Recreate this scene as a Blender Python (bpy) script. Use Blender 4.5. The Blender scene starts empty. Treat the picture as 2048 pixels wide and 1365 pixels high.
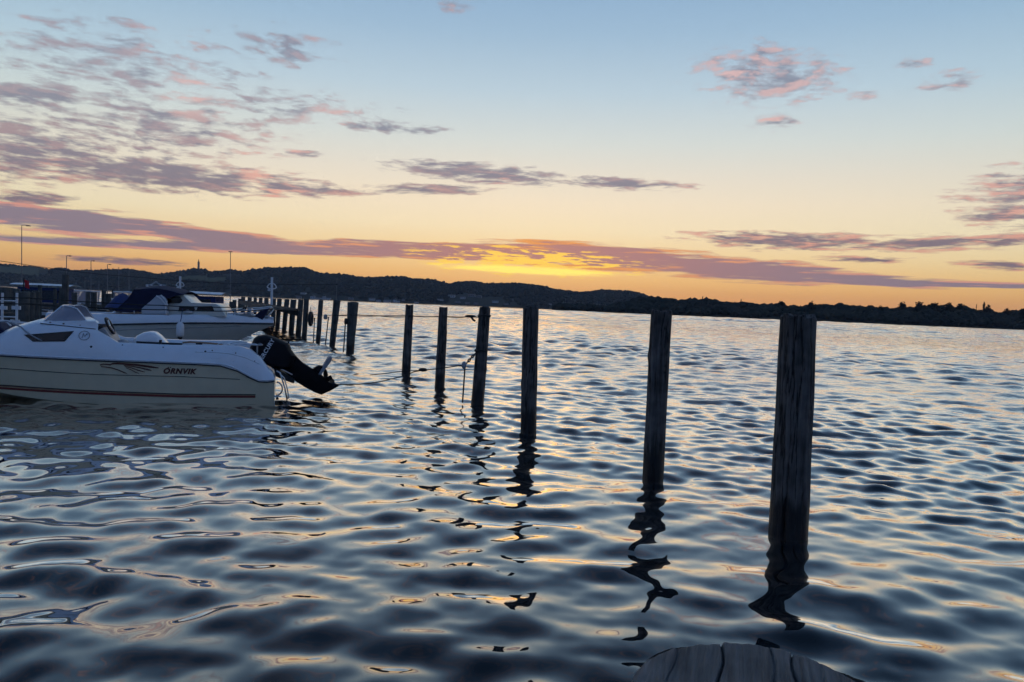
import bpy, bmesh, math, random
import numpy as np
from mathutils import Vector, Matrix

random.seed(11)
scene = bpy.context.scene
col = scene.collection
R = math.radians

# ------------------------------------------------------------------ camera
FPX = 1480.0                       # focal length in pixels of the 2048 px wide photograph
CAM_Z = 1.8
PITCH = math.atan(68.0 / FPX)      # looking slightly down
ROLL = math.atan(0.0414)           # phone held a little crooked
cam_d = bpy.data.cameras.new('camera')
cam = bpy.data.objects.new('camera', cam_d)
col.objects.link(cam)
_f = Vector((0, math.cos(PITCH), -math.sin(PITCH)))
_u0 = Vector((0, math.sin(PITCH), math.cos(PITCH)))
_r0 = Vector((1, 0, 0))
_r = _r0 * math.cos(ROLL) + _u0 * math.sin(ROLL)
_u = -_r0 * math.sin(ROLL) + _u0 * math.cos(ROLL)
m3 = Matrix((_r, _u, -_f)).transposed()
cam.matrix_world = Matrix.Translation((0, 0, CAM_Z)) @ m3.to_4x4()
cam_d.sensor_width = 36.0
cam_d.lens = FPX / 2048.0 * 36.0
cam_d.clip_start = 0.05
cam_d.clip_end = 20000
scene.camera = cam
CO = Vector((0, 0, CAM_Z))

def ray(px, py):
    return _f + _r * ((px - 1024) / FPX) + _u * ((682.5 - py) / FPX)
def at(px, py, Y):                 # the point Y metres ahead that is seen at this pixel
    d = ray(px, py)
    return CO + d * (Y / d.y)
def onwater(px, py):
    d = ray(px, py)
    return CO + d * (-CAM_Z / d.z)
def azel(px, py):
    d = ray(px, py).normalized()
    return math.degrees(math.atan2(d.x, d.y)), math.degrees(math.asin(d.z))

# ------------------------------------------------------------------ world: dusk sky
def lin(c):
    return tuple(((v / 255) / 12.92 if v / 255 <= 0.04045 else ((v / 255 + 0.055) / 1.055) ** 2.4) for v in c)

world = bpy.data.worlds.new('World')
scene.world = world
world.use_nodes = True
wt = world.node_tree
wt.nodes.clear()

class S:                            # a float socket with arithmetic
    def __init__(self, s): self.s = s
    def _m(self, op, *a, clamp=False):
        n = wt.nodes.new('ShaderNodeMath'); n.operation = op; n.use_clamp = clamp
        for i, v in enumerate((self,) + a):
            if isinstance(v, S): wt.links.new(v.s, n.inputs[i])
            else: n.inputs[i].default_value = v
        return S(n.outputs[0])
    def __add__(self, o): return self._m('ADD', o)
    def __sub__(self, o): return self._m('SUBTRACT', o)
    def __mul__(self, o): return self._m('MULTIPLY', o)
    def __truediv__(self, o): return self._m('DIVIDE', o)
    def clamp(self): return self._m('ADD', 0.0, clamp=True)
    def smooth(self, a, b):
        n = wt.nodes.new('ShaderNodeMapRange'); n.interpolation_type = 'SMOOTHSTEP'
        wt.links.new(self.s, n.inputs[0])
        n.inputs[1].default_value = a; n.inputs[2].default_value = b
        return S(n.outputs[0])
def comb(x, y, z=0.0):
    n = wt.nodes.new('ShaderNodeCombineXYZ')
    for i, v in enumerate((x, y, z)):
        if isinstance(v, S): wt.links.new(v.s, n.inputs[i])
        else: n.inputs[i].default_value = v
    return n.outputs[0]
def wnoise(vec, scale, detail=5, rough=0.55, dist=0.0):
    n = wt.nodes.new('ShaderNodeTexNoise'); n.noise_dimensions = '3D'
    wt.links.new(vec, n.inputs['Vector'])
    n.inputs['Scale'].default_value = scale; n.inputs['Detail'].default_value = detail
    n.inputs['Roughness'].default_value = rough; n.inputs['Distortion'].default_value = dist
    return S(n.outputs[0])
def ramp(fac, stops):
    n = wt.nodes.new('ShaderNodeValToRGB'); cr = n.color_ramp; cr.interpolation = 'B_SPLINE' if len(stops) > 6 else 'EASE'
    cr.interpolation = 'LINEAR'
    while len(cr.elements) < len(stops): cr.elements.new(0.5)
    for e, (p, c) in zip(cr.elements, stops):
        e.position = p; e.color = (*lin(c), 1)
    wt.links.new(fac.s, n.inputs[0])
    return n.outputs[0]
def mixc(fac, a, b, mode='MIX'):
    n = wt.nodes.new('ShaderNodeMix'); n.data_type = 'RGBA'; n.blend_type = mode
    if isinstance(fac, S): wt.links.new(fac.s, n.inputs[0])
    else: n.inputs[0].default_value = fac
    for i, v in ((6, a), (7, b)):
        if isinstance(v, tuple): n.inputs[i].default_value = (*v, 1)
        else: wt.links.new(v, n.inputs[i])
    return n.outputs[2]

tc = wt.nodes.new('ShaderNodeTexCoord')
sep = wt.nodes.new('ShaderNodeSeparateXYZ')
wt.links.new(tc.outputs['Generated'], sep.inputs[0])
dx, dy, dz = (S(sep.outputs[i]) for i in range(3))
AZ = dx._m('ARCTAN2', dy) * 57.2958
EL = dz._m('ARCSINE') * 57.2958
ELC = EL._m('MAXIMUM', 0.0)

# clear sky: one gradient on the sunset side, one on the far side
t90 = ELC / 90.0
def E(e): return e / 90.0
sun_side = ramp(t90, [
    (E(0.0), (238, 158, 94)), (E(1.2), (249, 176, 102)), (E(2.4), (254, 198, 124)), (E(4.0), (254, 220, 162)),
    (E(6.0), (254, 234, 195)), (E(8.0), (251, 234, 206)), (E(10.0), (239, 230, 213)), (E(12.5), (220, 226, 222)), (E(16.0), (192, 213, 226)),
    (E(20.0), (164, 194, 219)), (E(24.0), (143, 178, 212)), (E(31.0), (118, 154, 195)), (E(42.0), (88, 122, 166)), (E(60.0), (70, 102, 148)), (1.0, (60, 91, 139))])
anti_side = ramp(t90, [
    (0.0, (78, 101, 138)), (E(6), (84, 111, 152)), (E(14), (88, 119, 164)), (E(28), (82, 117, 166)),
    (E(50), (70, 105, 156)), (1.0, (60, 91, 139))])
SUN_AZ, SUN_EL = azel(1055, 528)
ca = (AZ - SUN_AZ) * 0.0174533
cosaz = ca._m('COSINE')
side = cosaz.smooth(-0.35, 0.8)
clear = mixc(side, anti_side, sun_side)
# away from the sunset azimuth the sky in the frame turns a little cooler and darker
cool = cosaz.smooth(0.99, 0.72)
clear = mixc(cool * 0.72, clear, (0.82, 0.91, 0.94), 'MULTIPLY')
# physically based sky of a sun just above the hills, as a light admixture
nis = wt.nodes.new('ShaderNodeTexSky'); nis.sky_type = 'NISHITA'; nis.sun_disc = False
nis.sun_elevation = R(SUN_EL); nis.sun_rotation = R(SUN_AZ)
nmul = mixc(1.0, nis.outputs[0], (0.05, 0.05, 0.05), 'MULTIPLY')
clear = mixc(0.06, clear, nmul)
# broad glow round the hidden sun
gx = (AZ - SUN_AZ) / 15.0
gy = (EL - SUN_EL) / 3.2
g = (gx * gx + gy * gy) * -1.0
glow = g._m('EXPONENT')
glow = S(glow.s)
clear = mixc(glow * 0.12, clear, lin((255, 216, 138)))

# clouds: patches (azimuth, elevation) broken up by noise
BL = [  # px, py, half width, half height, slope in the photo, weight
    (40, 305, 270, 60, .09, 1.05), (330, 350, 420, 34, .10, 1.10), (600, 376, 190, 17, .06, 1.0), (70, 192, 140, 22, .06, 1.1),
    (310, 250, 340, 66, .10, .80), (240, 128, 330, 84, .12, .70), (560, 95, 130, 40, .10, .74), (560, 215, 260, 42, .08, .66),
    (955, 346, 200, 24, .08, 1.10), (1250, 368, 160, 14, .05, 1.05), (860, 380, 160, 13, .02, 1.0), (780, 256, 135, 13, .06, .92),
    (600, 308, 60, 8, .0, 1.0), (1535, 150, 170, 58, .06, .95), (1555, 243, 62, 17, -.12, .86), (1890, 164, 76, 20, -.1, .84),
    (1725, 190, 40, 15, -.2, .8), (1825, 127, 55, 14, 0, .8), (2040, 395, 160, 62, -.08, .90), (2000, 432, 120, 12, -.03, 1.1),
    (1580, 482, 270, 21, .03, 1.08), (1880, 487, 270, 16, -.03, 1.10), (60, 397, 100, 14, .04, 1.2), (1990, 531, 100, 8, .05, 1.1),
    (1720, 519, 110, 7, .02, 1.1), (240, 522, 170, 7, .06, 1.1), (910, 14, 50, 14, 0, .75)]
BAND = [(130, 440, 330, 27, .10, 1.5), (430, 474, 320, 18, .11, 1.5), (150, 484, 330, 9, .05, 1.4), (520, 497, 420, 13, .035, 1.5), (880, 503, 420, 22, .03, 1.6),
    (1200, 514, 330, 30, .065, 1.6), (1480, 540, 290, 26, .075, 1.6), (1730, 561, 260, 13, .05, 1.5), (1980, 571, 260, 7, .03, 1.4), (250, 461, 500, 8, .06, 1.2)]
EXTRA = [  # the same broken cloud goes on outside the frame (azimuth, elevation, half sizes, weight)
    (-66, 17, 30, 13, .82), (-80, 5, 40, 3.2, 1.05), (72, 9, 30, 4.5, .9), (-25, 38, 60, 14, .74), (-150, 30, 60, 16, .74), (130, 34, 60, 18, .7)]
def blob_params(b):
    px, py, hw, hh, sl, w = b
    a, e = azel(px, py)
    a2, e2 = azel(px + hw * 0.5, py + hw * 0.5 * sl); a1, e1 = azel(px - hw * 0.5, py - hw * 0.5 * sl)
    a2 -= a1; e2 -= e1
    L = math.hypot(a2, e2)
    return a, e, L, hh / FPX * 57.3, math.atan2(e2, a2), w
BP = [blob_params(b) + (0,) for b in BL] + [blob_params(b) + (1,) for b in BAND] + [(a, e, ha, he, 0.0, w, 0) for a, e, ha, he, w in EXTRA]
def masks(el, kind):
    P = comb(AZ, el, 1.0)
    out = None
    for a, e, ha, he, th, w, k in BP:
        if k != kind: continue
        c_, s_ = math.cos(th), math.sin(th)
        def dot(cf, P_):
            n = wt.nodes.new('ShaderNodeVectorMath'); n.operation = 'DOT_PRODUCT'
            wt.links.new(P_, n.inputs[0]); n.inputs[1].default_value = cf
            return S(n.outputs['Value'])
        P_ = P
        if out is not None:         # a vanishing term that keeps the nodes in sequence (the shader stack is short)
            sq = wt.nodes.new('ShaderNodeVectorMath'); sq.operation = 'MULTIPLY_ADD'
            wt.links.new(out.s, sq.inputs[0]); sq.inputs[1].default_value = (1e-9, 1e-9, 0); wt.links.new(P, sq.inputs[2])
            P_ = sq.outputs[0]
        u = dot((c_ / ha, s_ / ha, -(a * c_ + e * s_) / ha), P_)
        v = dot((-s_ / he, c_ / he, (a * s_ - e * c_) / he), P_)
        q = (u * u)._m('ADD', v * v)
        v = q._m('MULTIPLY_ADD', -0.7 * w, w)
        out = v if out is None else out._m('MAXIMUM', v)
    return out._m('MAXIMUM', -1.5)
def wnoise2(x, y, scale, detail, rough=.55):
    n = wt.nodes.new('ShaderNodeTexNoise'); n.noise_dimensions = '2D'
    wt.links.new(comb(x, y), n.inputs['Vector'])
    n.inputs['Scale'].default_value = scale; n.inputs['Detail'].default_value = detail
    n.inputs['Roughness'].default_value = rough
    return S(n.outputs[0])
def lgel(el): return (el + 4.0)._m('MAXIMUM', 0.3)._m('LOGARITHM', math.e)
MK = masks(EL, 0)
# slow warp so that the streaks drift and hook
wa = wnoise2(AZ * 0.05, lgel(EL) * 1.5, 1.0, 2)
WAZ = AZ + (wa - 0.5) * 6.0
def dens1(el, drop):
    n = wnoise2(WAZ * 0.23, lgel(el) * 17.0 + (wa - .5) * 2.0, 1.9, 7, .60)
    lo = wnoise2(WAZ * 0.23, lgel(el) * 17.0 + (wa - .5) * 2.0, 0.95, 1.0, .5)      # high overhead only the broad shapes matter
    n = n + (lo - n) * EL.smooth(24.0, 31.0)
    return ((MK + (n - 0.5) * 2.2) - (0.34 + drop)).smooth(0.0, 0.72), n
BD = masks(EL, 1)
def dens2(el, drop):
    n2 = wnoise2(WAZ * 0.12, lgel(el) * 15.0, 1.7, 6, .58)
    return ((BD + (n2 - 0.5) * 1.9) - (0.62 + drop)).smooth(0.0, 0.45)
D1, n1 = dens1(EL, 0.0)
L1, nl = dens1(EL - 0.6, 0.10)
D2 = dens2(EL, 0.0)
L2 = dens2(EL - 0.4, 0.16)
rim1 = ((D1 - L1) * 1.25).clamp()
rim2 = ((D2 - L2) * 1.25).clamp()
elf = EL.smooth(2.0, 16.0)
rosy = wnoise2(AZ * 0.09, EL * 0.12, 1.0, 2).smooth(0.44, 0.72)._m('MAXIMUM', AZ.smooth(5.0, 13.0) * 0.75)
dark1 = mixc(elf, lin((120, 103, 119)), lin((132, 135, 153)))
pink = mixc(elf, lin((240, 166, 138)), lin((228, 184, 178)))
thin = D1.smooth(0.95, 0.15)
c1 = mixc(((rim1 * 0.95 + thin * 0.10) * (rosy * 0.75 + 0.25) + rosy * thin * 0.20).clamp(), dark1, pink)
sky = mixc(D1 * (elf * -0.10 + 0.94) * (EL.smooth(24.0, 32.0) * -0.5 + 1.0), clear, c1)
# the long bank over the horizon: mauve, redder toward the sun, lit from below
nearsun = (gx * gx * -0.75)._m('EXPONENT')
bankc = mixc(nearsun, lin((139, 126, 141)), lin((192, 132, 126)))
bankl = mixc(nearsun, lin((230, 158, 138)), lin((255, 168, 70)))
c2 = mixc(rim2 * 0.8, bankc, bankl)
sky = mixc(D2 * 0.96, sky, c2)
# gaps in the bank in front of the sun
sx = (AZ - SUN_AZ) / 8.6
tilt = EL + (AZ - SUN_AZ) * 0.012
sy = (tilt - (SUN_EL + 0.15)) / 1.1
hot = ((sx * sx + sy * sy) * -1.0)._m('EXPONENT')
sn = wnoise2(AZ * 0.45, tilt * 4.2, 1.0, 5, .62)
streak = (sn * 1.25 + hot * 0.30 - 0.78).smooth(0.0, 0.12) * hot.smooth(0.12, 0.45)
core = ((sx * sx * 1.6 + ((tilt - (SUN_EL - 0.5)) / 0.32) * ((tilt - (SUN_EL - 0.5)) / 0.32)) * -1.0)._m('EXPONENT')
core = (core * (sn * 1.4 + 0.25)).clamp()
sky = mixc(streak, sky, (1.2, 0.74, 0.11))
sky = mixc(core.smooth(0.15, 0.75), sky, (1.4, 1.02, 0.20))
bg = wt.nodes.new('ShaderNodeBackground')
wt.links.new(sky, bg.inputs[0])
bg.inputs[1].default_value = 1.0
wo = wt.nodes.new('ShaderNodeOutputWorld')
wt.links.new(bg.outputs[0], wo.inputs[0])
world.cycles.sampling_method = 'NONE'

# the sun itself, veiled by the cloud bank just over the hills
sun_d = bpy.data.lights.new('sun', 'SUN')
sun = bpy.data.objects.new('sun', sun_d); col.objects.link(sun)
sun_d.energy = 0.012; sun_d.angle = R(9); sun_d.color = (1.0, 0.55, 0.22)
sdir = ray(1055, 528).normalized()
sun.rotation_euler = sdir.to_track_quat('Z', 'Y').to_euler()

vs = scene.view_settings
vs.view_transform = 'Standard'; vs.look = 'None'; vs.exposure = 0.0; vs.gamma = 1.0; vs.use_curve_mapping = False
scene.cycles.max_bounces = 5; scene.cycles.diffuse_bounces = 2; scene.cycles.glossy_bounces = 3
scene.cycles.transparent_max_bounces = 8; scene.cycles.transmission_bounces = 4
scene.cycles.use_denoising = True
scene.cycles.use_adaptive_sampling = True; scene.cycles.adaptive_threshold = 0.025; scene.cycles.adaptive_min_samples = 6
scene.cycles.sample_clamp_indirect = 4.0

# ------------------------------------------------------------------ mesh helpers
class MB:
    def __init__(self): self.v = []; self.f = []
    def add(self, vs, fs):
        o = len(self.v); self.v += [tuple(p) for p in vs]; self.f += [tuple(i + o for i in f) for f in fs]; return self
    def box(self, c, s, rz=0.0):
        x, y, z = (k / 2 for k in s); ca_, sa_ = math.cos(rz), math.sin(rz)
        pts = [(a * x, b * y, k * z) for k in (-1, 1) for b in (-1, 1) for a in (-1, 1)]
        pts = [(c[0] + p[0] * ca_ - p[1] * sa_, c[1] + p[0] * sa_ + p[1] * ca_, c[2] + p[2]) for p in pts]
        return self.add(pts, [(0, 2, 3, 1), (4, 5, 7, 6), (0, 1, 5, 4), (2, 6, 7, 3), (0, 4, 6, 2), (1, 3, 7, 5)])
    def tube(self, path, rad, seg=8, closed=False, cap=True):
        path = [Vector(p) for p in path]; n = len(path)
        if not hasattr(rad, '__len__'): rad = [rad] * n
        rings = []; prev = None
        for i, p in enumerate(path):
            if closed: d = path[(i + 1) % n] - path[i - 1]
            else: d = path[min(i + 1, n - 1)] - path[max(i - 1, 0)]
            d.normalize()
            a = prev if prev is not None else (Vector((0, 0, 1)) if abs(d.z) < .9 else Vector((1, 0, 0)))
            x = (a - d * a.dot(d)); x.normalize(); prev = x; y = d.cross(x)
            rings.append([p + (x * math.cos(2 * math.pi * k / seg) + y * math.sin(2 * math.pi * k / seg)) * rad[i] for k in range(seg)])
        vs = [q for r_ in rings for q in r_]; fs = []
        for i in range(n if closed else n - 1):
            for k in range(seg):
                a, b = i * seg + k, i * seg + (k + 1) % seg
                j = ((i + 1) % n) * seg
                fs.append((a, b, j + (k + 1) % seg, j + k))
        if cap and not closed:
            fs.append(tuple(range(seg))[::-1]); fs.append(tuple((n - 1) * seg + k for k in range(seg)))
        return self.add(vs, fs)
    def loft(self, secs, closed=False, cap=False):
        m = len(secs[0]); vs = [p for s in secs for p in s]; fs = []
        for i in range(len(secs) - 1):
            for k in range(m if closed else m - 1):
                a, b = i * m + k, i * m + (k + 1) % m
                fs.append((a, b, b + m, a + m))
        if cap:
            fs.append(tuple(range(m))[::-1]); fs.append(tuple((len(secs) - 1) * m + k for k in range(m)))
        return self.add(vs, fs)
    def slab(self, poly, layers, plane='xz'):
        # poly in two coordinates, layers = [(third coordinate, scale about the centroid)]
        cx = sum(p[0] for p in poly) / len(poly); cz = sum(p[1] for p in poly) / len(poly)
        secs = []
        for t, s in layers:
            r_ = []
            for a, b in poly:
                a2, b2 = cx + (a - cx) * s, cz + (b - cz) * s
                r_.append((a2, t, b2) if plane == 'xz' else ((t, a2, b2) if plane == 'yz' else (a2, b2, t)))
            secs.append(r_)
        return self.loft(secs, True, True)
    def lathe(self, prof, seg=16, c=(0, 0, 0)):
        secs = [[(c[0] + r_ * math.cos(2 * math.pi * k / seg), c[1] + r_ * math.sin(2 * math.pi * k / seg), c[2] + z) for k in range(seg)] for r_, z in prof]
        return self.loft(secs, True, True)
    def ball(self, c, r, seg=10, rings=6):
        prof = [(max(1e-3, math.sin(math.pi * i / rings)), -math.cos(math.pi * i / rings)) for i in range(rings + 1)]
        secs = [[(c[0] + p * r[0] * math.cos(2 * math.pi * k / seg), c[1] + p * r[1] * math.sin(2 * math.pi * k / seg), c[2] + z * r[2]) for k in range(seg)] for p, z in prof]
        return self.loft(secs, True, True)
    def build(self, name, mat, parent=None, smooth=False, bevel=0.0, angle=None):
        me = bpy.data.meshes.new(name); me.from_pydata(self.v, [], self.f); me.update()
        bm = bmesh.new(); bm.from_mesh(me); bmesh.ops.recalc_face_normals(bm, faces=bm.faces[:])
        bm.to_mesh(me); bm.free()
        if mat: me.materials.append(mat)
        o = bpy.data.objects.new(name, me); col.objects.link(o)
        if parent is not None: o.parent = parent
        if smooth:
            for p in me.polygons: p.use_smooth = True
            if angle: me.set_sharp_from_angle(angle=R(angle))
        if bevel:
            b = o.modifiers.new('bevel', 'BEVEL'); b.width = bevel; b.segments = 2; b.limit_method = 'ANGLE'; b.angle_limit = R(35)
        return o
def tag(o, label=None, cat=None, group=None, kind=None):
    if label: o['label'] = label
    if cat: o['category'] = cat
    if group: o['group'] = group
    if kind: o['kind'] = kind
    return o
def empty(name, loc=(0, 0, 0), rz=0.0):
    o = bpy.data.objects.new(name, None); col.objects.link(o); o.empty_display_size = .2
    o.location = loc; o.rotation_euler = (0, 0, rz); return o

# ------------------------------------------------------------------ materials
def new_mat(name):
    m = bpy.data.materials.new(name); m.use_nodes = True
    return m, m.node_tree, m.node_tree.nodes['Principled BSDF']
def plain(name, c, rough=.5, metal=0.0, var=.12, scale=6.0, coat=0.0, bump=0.0):
    m, t, p = new_mat(name)
    p.inputs['Roughness'].default_value = rough; p.inputs['Metallic'].default_value = metal
    if coat: p.inputs['Coat Weight'].default_value = coat; p.inputs['Coat Roughness'].default_value = .12
    tcn = t.nodes.new('ShaderNodeTexCoord'); n = t.nodes.new('ShaderNodeTexNoise')
    n.inputs['Scale'].default_value = scale; n.inputs['Detail'].default_value = 5
    t.links.new(tcn.outputs['Object'], n.inputs['Vector'])
    r_ = t.nodes.new('ShaderNodeValToRGB')
    r_.color_ramp.elements[0].position = .3; r_.color_ramp.elements[1].position = .7
    r_.color_ramp.elements[0].color = tuple(k * (1 - var) for k in c) + (1,)
    r_.color_ramp.elements[1].color = tuple(min(1, k * (1 + var)) for k in c) + (1,)
    t.links.new(n.outputs[0], r_.inputs[0]); t.links.new(r_.outputs[0], p.inputs['Base Color'])
    if bump:
        b = t.nodes.new('ShaderNodeBump'); b.inputs['Strength'].default_value = bump; b.inputs['Distance'].default_value = .02
        t.links.new(n.outputs[0], b.inputs['Height']); t.links.new(b.outputs[0], p.inputs['Normal'])
    return m
def wood_mat(name, light, dark, wet=0.32, grain=26.0, wetcol=(.006, .006, .007), axis='Z', cracks=False):
    m, t, p = new_mat(name)
    N = t.nodes.new; L = t.links.new
    tcn = N('ShaderNodeTexCoord'); mp = N('ShaderNodeMapping')
    mp.inputs['Scale'].default_value = (1, 1, .05) if axis == 'Z' else ((.05, 1, 1) if axis == 'X' else (1, .05, 1))
    oi = N('ShaderNodeObjectInfo'); add = N('ShaderNodeVectorMath'); add.operation = 'ADD'
    L(tcn.outputs['Object'], add.inputs[0]); L(oi.outputs['Random'], add.inputs[1]); L(add.outputs[0], mp.inputs[0])
    n = N('ShaderNodeTexNoise'); n.inputs['Scale'].default_value = grain; n.inputs['Detail'].default_value = 8; n.inputs['Roughness'].default_value = .65; n.inputs['Distortion'].default_value = .4
    L(mp.outputs[0], n.inputs['Vector'])
    n2 = N('ShaderNodeTexNoise'); n2.inputs['Scale'].default_value = 5; n2.inputs['Detail'].default_value = 4; L(add.outputs[0], n2.inputs['Vector'])
    r1 = N('ShaderNodeValToRGB'); r1.color_ramp.elements[0].position = .36; r1.color_ramp.elements[1].position = .66
    r1.color_ramp.elements[0].color = (*dark, 1); r1.color_ramp.elements[1].color = (*light, 1)
    mx = N('ShaderNodeMath'); mx.operation = 'MULTIPLY_ADD'; mx.inputs[1].default_value = .45; L(n2.outputs[0], mx.inputs[0])
    hf = N('ShaderNodeMath'); hf.operation = 'MULTIPLY'; hf.inputs[1].default_value = .58; L(n.outputs[0], hf.inputs[0]); L(hf.outputs[0], mx.inputs[2])
    L(mx.outputs[0], r1.inputs[0])
    base = r1.outputs[0]; height = n.outputs[0]
    if cracks:                       # long drying cracks that wander down the trunk
        mp3 = N('ShaderNodeMapping'); mp3.inputs['Scale'].default_value = (1, 1, .07) if axis == 'Z' else (1, .06, 1); L(add.outputs[0], mp3.inputs[0])
        n3 = N('ShaderNodeTexNoise'); n3.inputs['Scale'].default_value = 11; n3.inputs['Detail'].default_value = 5; n3.inputs['Roughness'].default_value = .6; L(mp3.outputs[0], n3.inputs['Vector'])
        sb = N('ShaderNodeMath'); sb.operation = 'SUBTRACT'; sb.inputs[1].default_value = .5; L(n3.outputs[0], sb.inputs[0])
        ab = N('ShaderNodeMath'); ab.operation = 'ABSOLUTE'; L(sb.outputs[0], ab.inputs[0])
        ck = N('ShaderNodeMapRange'); L(ab.outputs[0], ck.inputs[0]); ck.inputs[1].default_value = .004; ck.inputs[2].default_value = .026
        mc = N('ShaderNodeMix'); mc.data_type = 'RGBA'; L(ck.outputs[0], mc.inputs[0]); mc.inputs[6].default_value = (.006, .005, .005, 1); L(base, mc.inputs[7]); base = mc.outputs[2]
        hh = N('ShaderNodeMath'); hh.operation = 'MULTIPLY_ADD'; hh.inputs[1].default_value = .8; L(ck.outputs[0], hh.inputs[0]); L(n.outputs[0], hh.inputs[2]); height = hh.outputs[0]
    rough = None
    if wet:
        g = N('ShaderNodeNewGeometry'); sp = N('ShaderNodeSeparateXYZ'); L(g.outputs['Position'], sp.inputs[0])
        w = N('ShaderNodeMath'); w.operation = 'MULTIPLY_ADD'; w.inputs[1].default_value = .34; L(n.outputs[0], w.inputs[0]); L(sp.outputs[2], w.inputs[2])
        mr = N('ShaderNodeMapRange'); mr.interpolation_type = 'SMOOTHSTEP'; L(w.outputs[0], mr.inputs[0])
        mr.inputs[1].default_value = wet + .10; mr.inputs[2].default_value = wet + .24; mr.inputs[3].default_value = 1; mr.inputs[4].default_value = 0
        mxc = N('ShaderNodeMix'); mxc.data_type = 'RGBA'; L(mr.outputs[0], mxc.inputs[0]); L(base, mxc.inputs[6]); mxc.inputs[7].default_value = (*wetcol, 1)
        base = mxc.outputs[2]
        rr = N('ShaderNodeMapRange'); L(mr.outputs[0], rr.inputs[0]); rr.inputs[3].default_value = .85; rr.inputs[4].default_value = .45
        L(rr.outputs[0], p.inputs['Roughness'])
    else: p.inputs['Roughness'].default_value = .85
    L(base, p.inputs['Base Color'])
    b = N('ShaderNodeBump'); b.inputs['Strength'].default_value = .9; b.inputs['Distance'].default_value = .02
    L(height, b.inputs['Height']); L(b.outputs[0], p.inputs['Normal'])
    return m
M = {}
M['post'] = wood_mat('weathered_post', (.17, .155, .14), (.018, .016, .015), cracks=True)
M['post_far'] = wood_mat('dark_post', (.12, .125, .12), (.035, .038, .036), wet=.3, grain=14)
M['jetty'] = wood_mat('jetty_wood', (.20, .16, .125), (.06, .05, .042), wet=.18, grain=10, axis='X')
M['near'] = wood_mat('near_post_wood', (.30, .29, .27), (.07, .066, .062), wet=0, grain=90, axis='Y')
M['deck'] = plain('white_gelcoat', (.76, .81, .86), .28, var=.03, coat=.3)
M['hull'] = plain('cream_gelcoat', (.66, .58, .40), .3, var=.04, coat=.25)
M['hull2'] = plain('grey_gelcoat', (.66, .66, .60), .32, var=.04, coat=.2)
M['black'] = plain('black_rubber', (.015, .015, .017), .5)
M['cowl'] = plain('black_paint', (.006, .007, .010), .6); M['cowl'].node_tree.nodes['Principled BSDF'].inputs['Specular IOR Level'].default_value = .2
M['ink'] = plain('dark_maroon_vinyl', (.12, .035, .02), .4)
M['red'] = plain('dark_red_vinyl', (.20, .04, .03), .4)
M['navy'] = plain('navy_canvas', (.012, .016, .05), .9, bump=.3, scale=20)
M['blue'] = plain('blue_canvas', (.016, .034, .13), .85, bump=.3, scale=14)
M['steel'] = plain('stainless', (.6, .62, .64), .28, metal=1.0)
M['white'] = plain('white_paint', (.74, .76, .78), .5)
M['galv'] = plain('galvanised_steel', (.42, .44, .46), .5, metal=.6)
M['rope'] = plain('dark_rope', (.03, .028, .026), .9, scale=40)
M['dark'] = plain('dark_interior', (.02, .021, .024), .6)
M['grey'] = plain('grey_plastic', (.3, .31, .33), .5)
M['flag'] = plain('red_flag', (.55, .02, .03), .8)
M['teak'] = plain('teak', (.30, .19, .12), .6, scale=12)
M['brown'] = plain('dark_brown_glass', (.03, .022, .02), .15)
M['mast'] = plain('grey_mast', (.20, .20, .21), .5)
def glass(name, tint, alpha, rough=.08):
    m, t, p = new_mat(name)
    p.inputs['Base Color'].default_value = (*tint, 1); p.inputs['Roughness'].default_value = rough
    tr = t.nodes.new('ShaderNodeBsdfTransparent'); mx = t.nodes.new('ShaderNodeMixShader'); mx.inputs[0].default_value = alpha
    t.links.new(tr.outputs[0], mx.inputs[1]); t.links.new(p.outputs[0], mx.inputs[2])
    t.links.new(mx.outputs[0], t.nodes['Material Output'].inputs[0])
    return m
M['screen'] = glass('tinted_windscreen', (.34, .33, .38), .72)
M['pane'] = glass('cabin_glass', (.05, .06, .06), .6)
M['clear'] = glass('milky_canopy_window', (.55, .60, .66), .85, .25)

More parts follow.
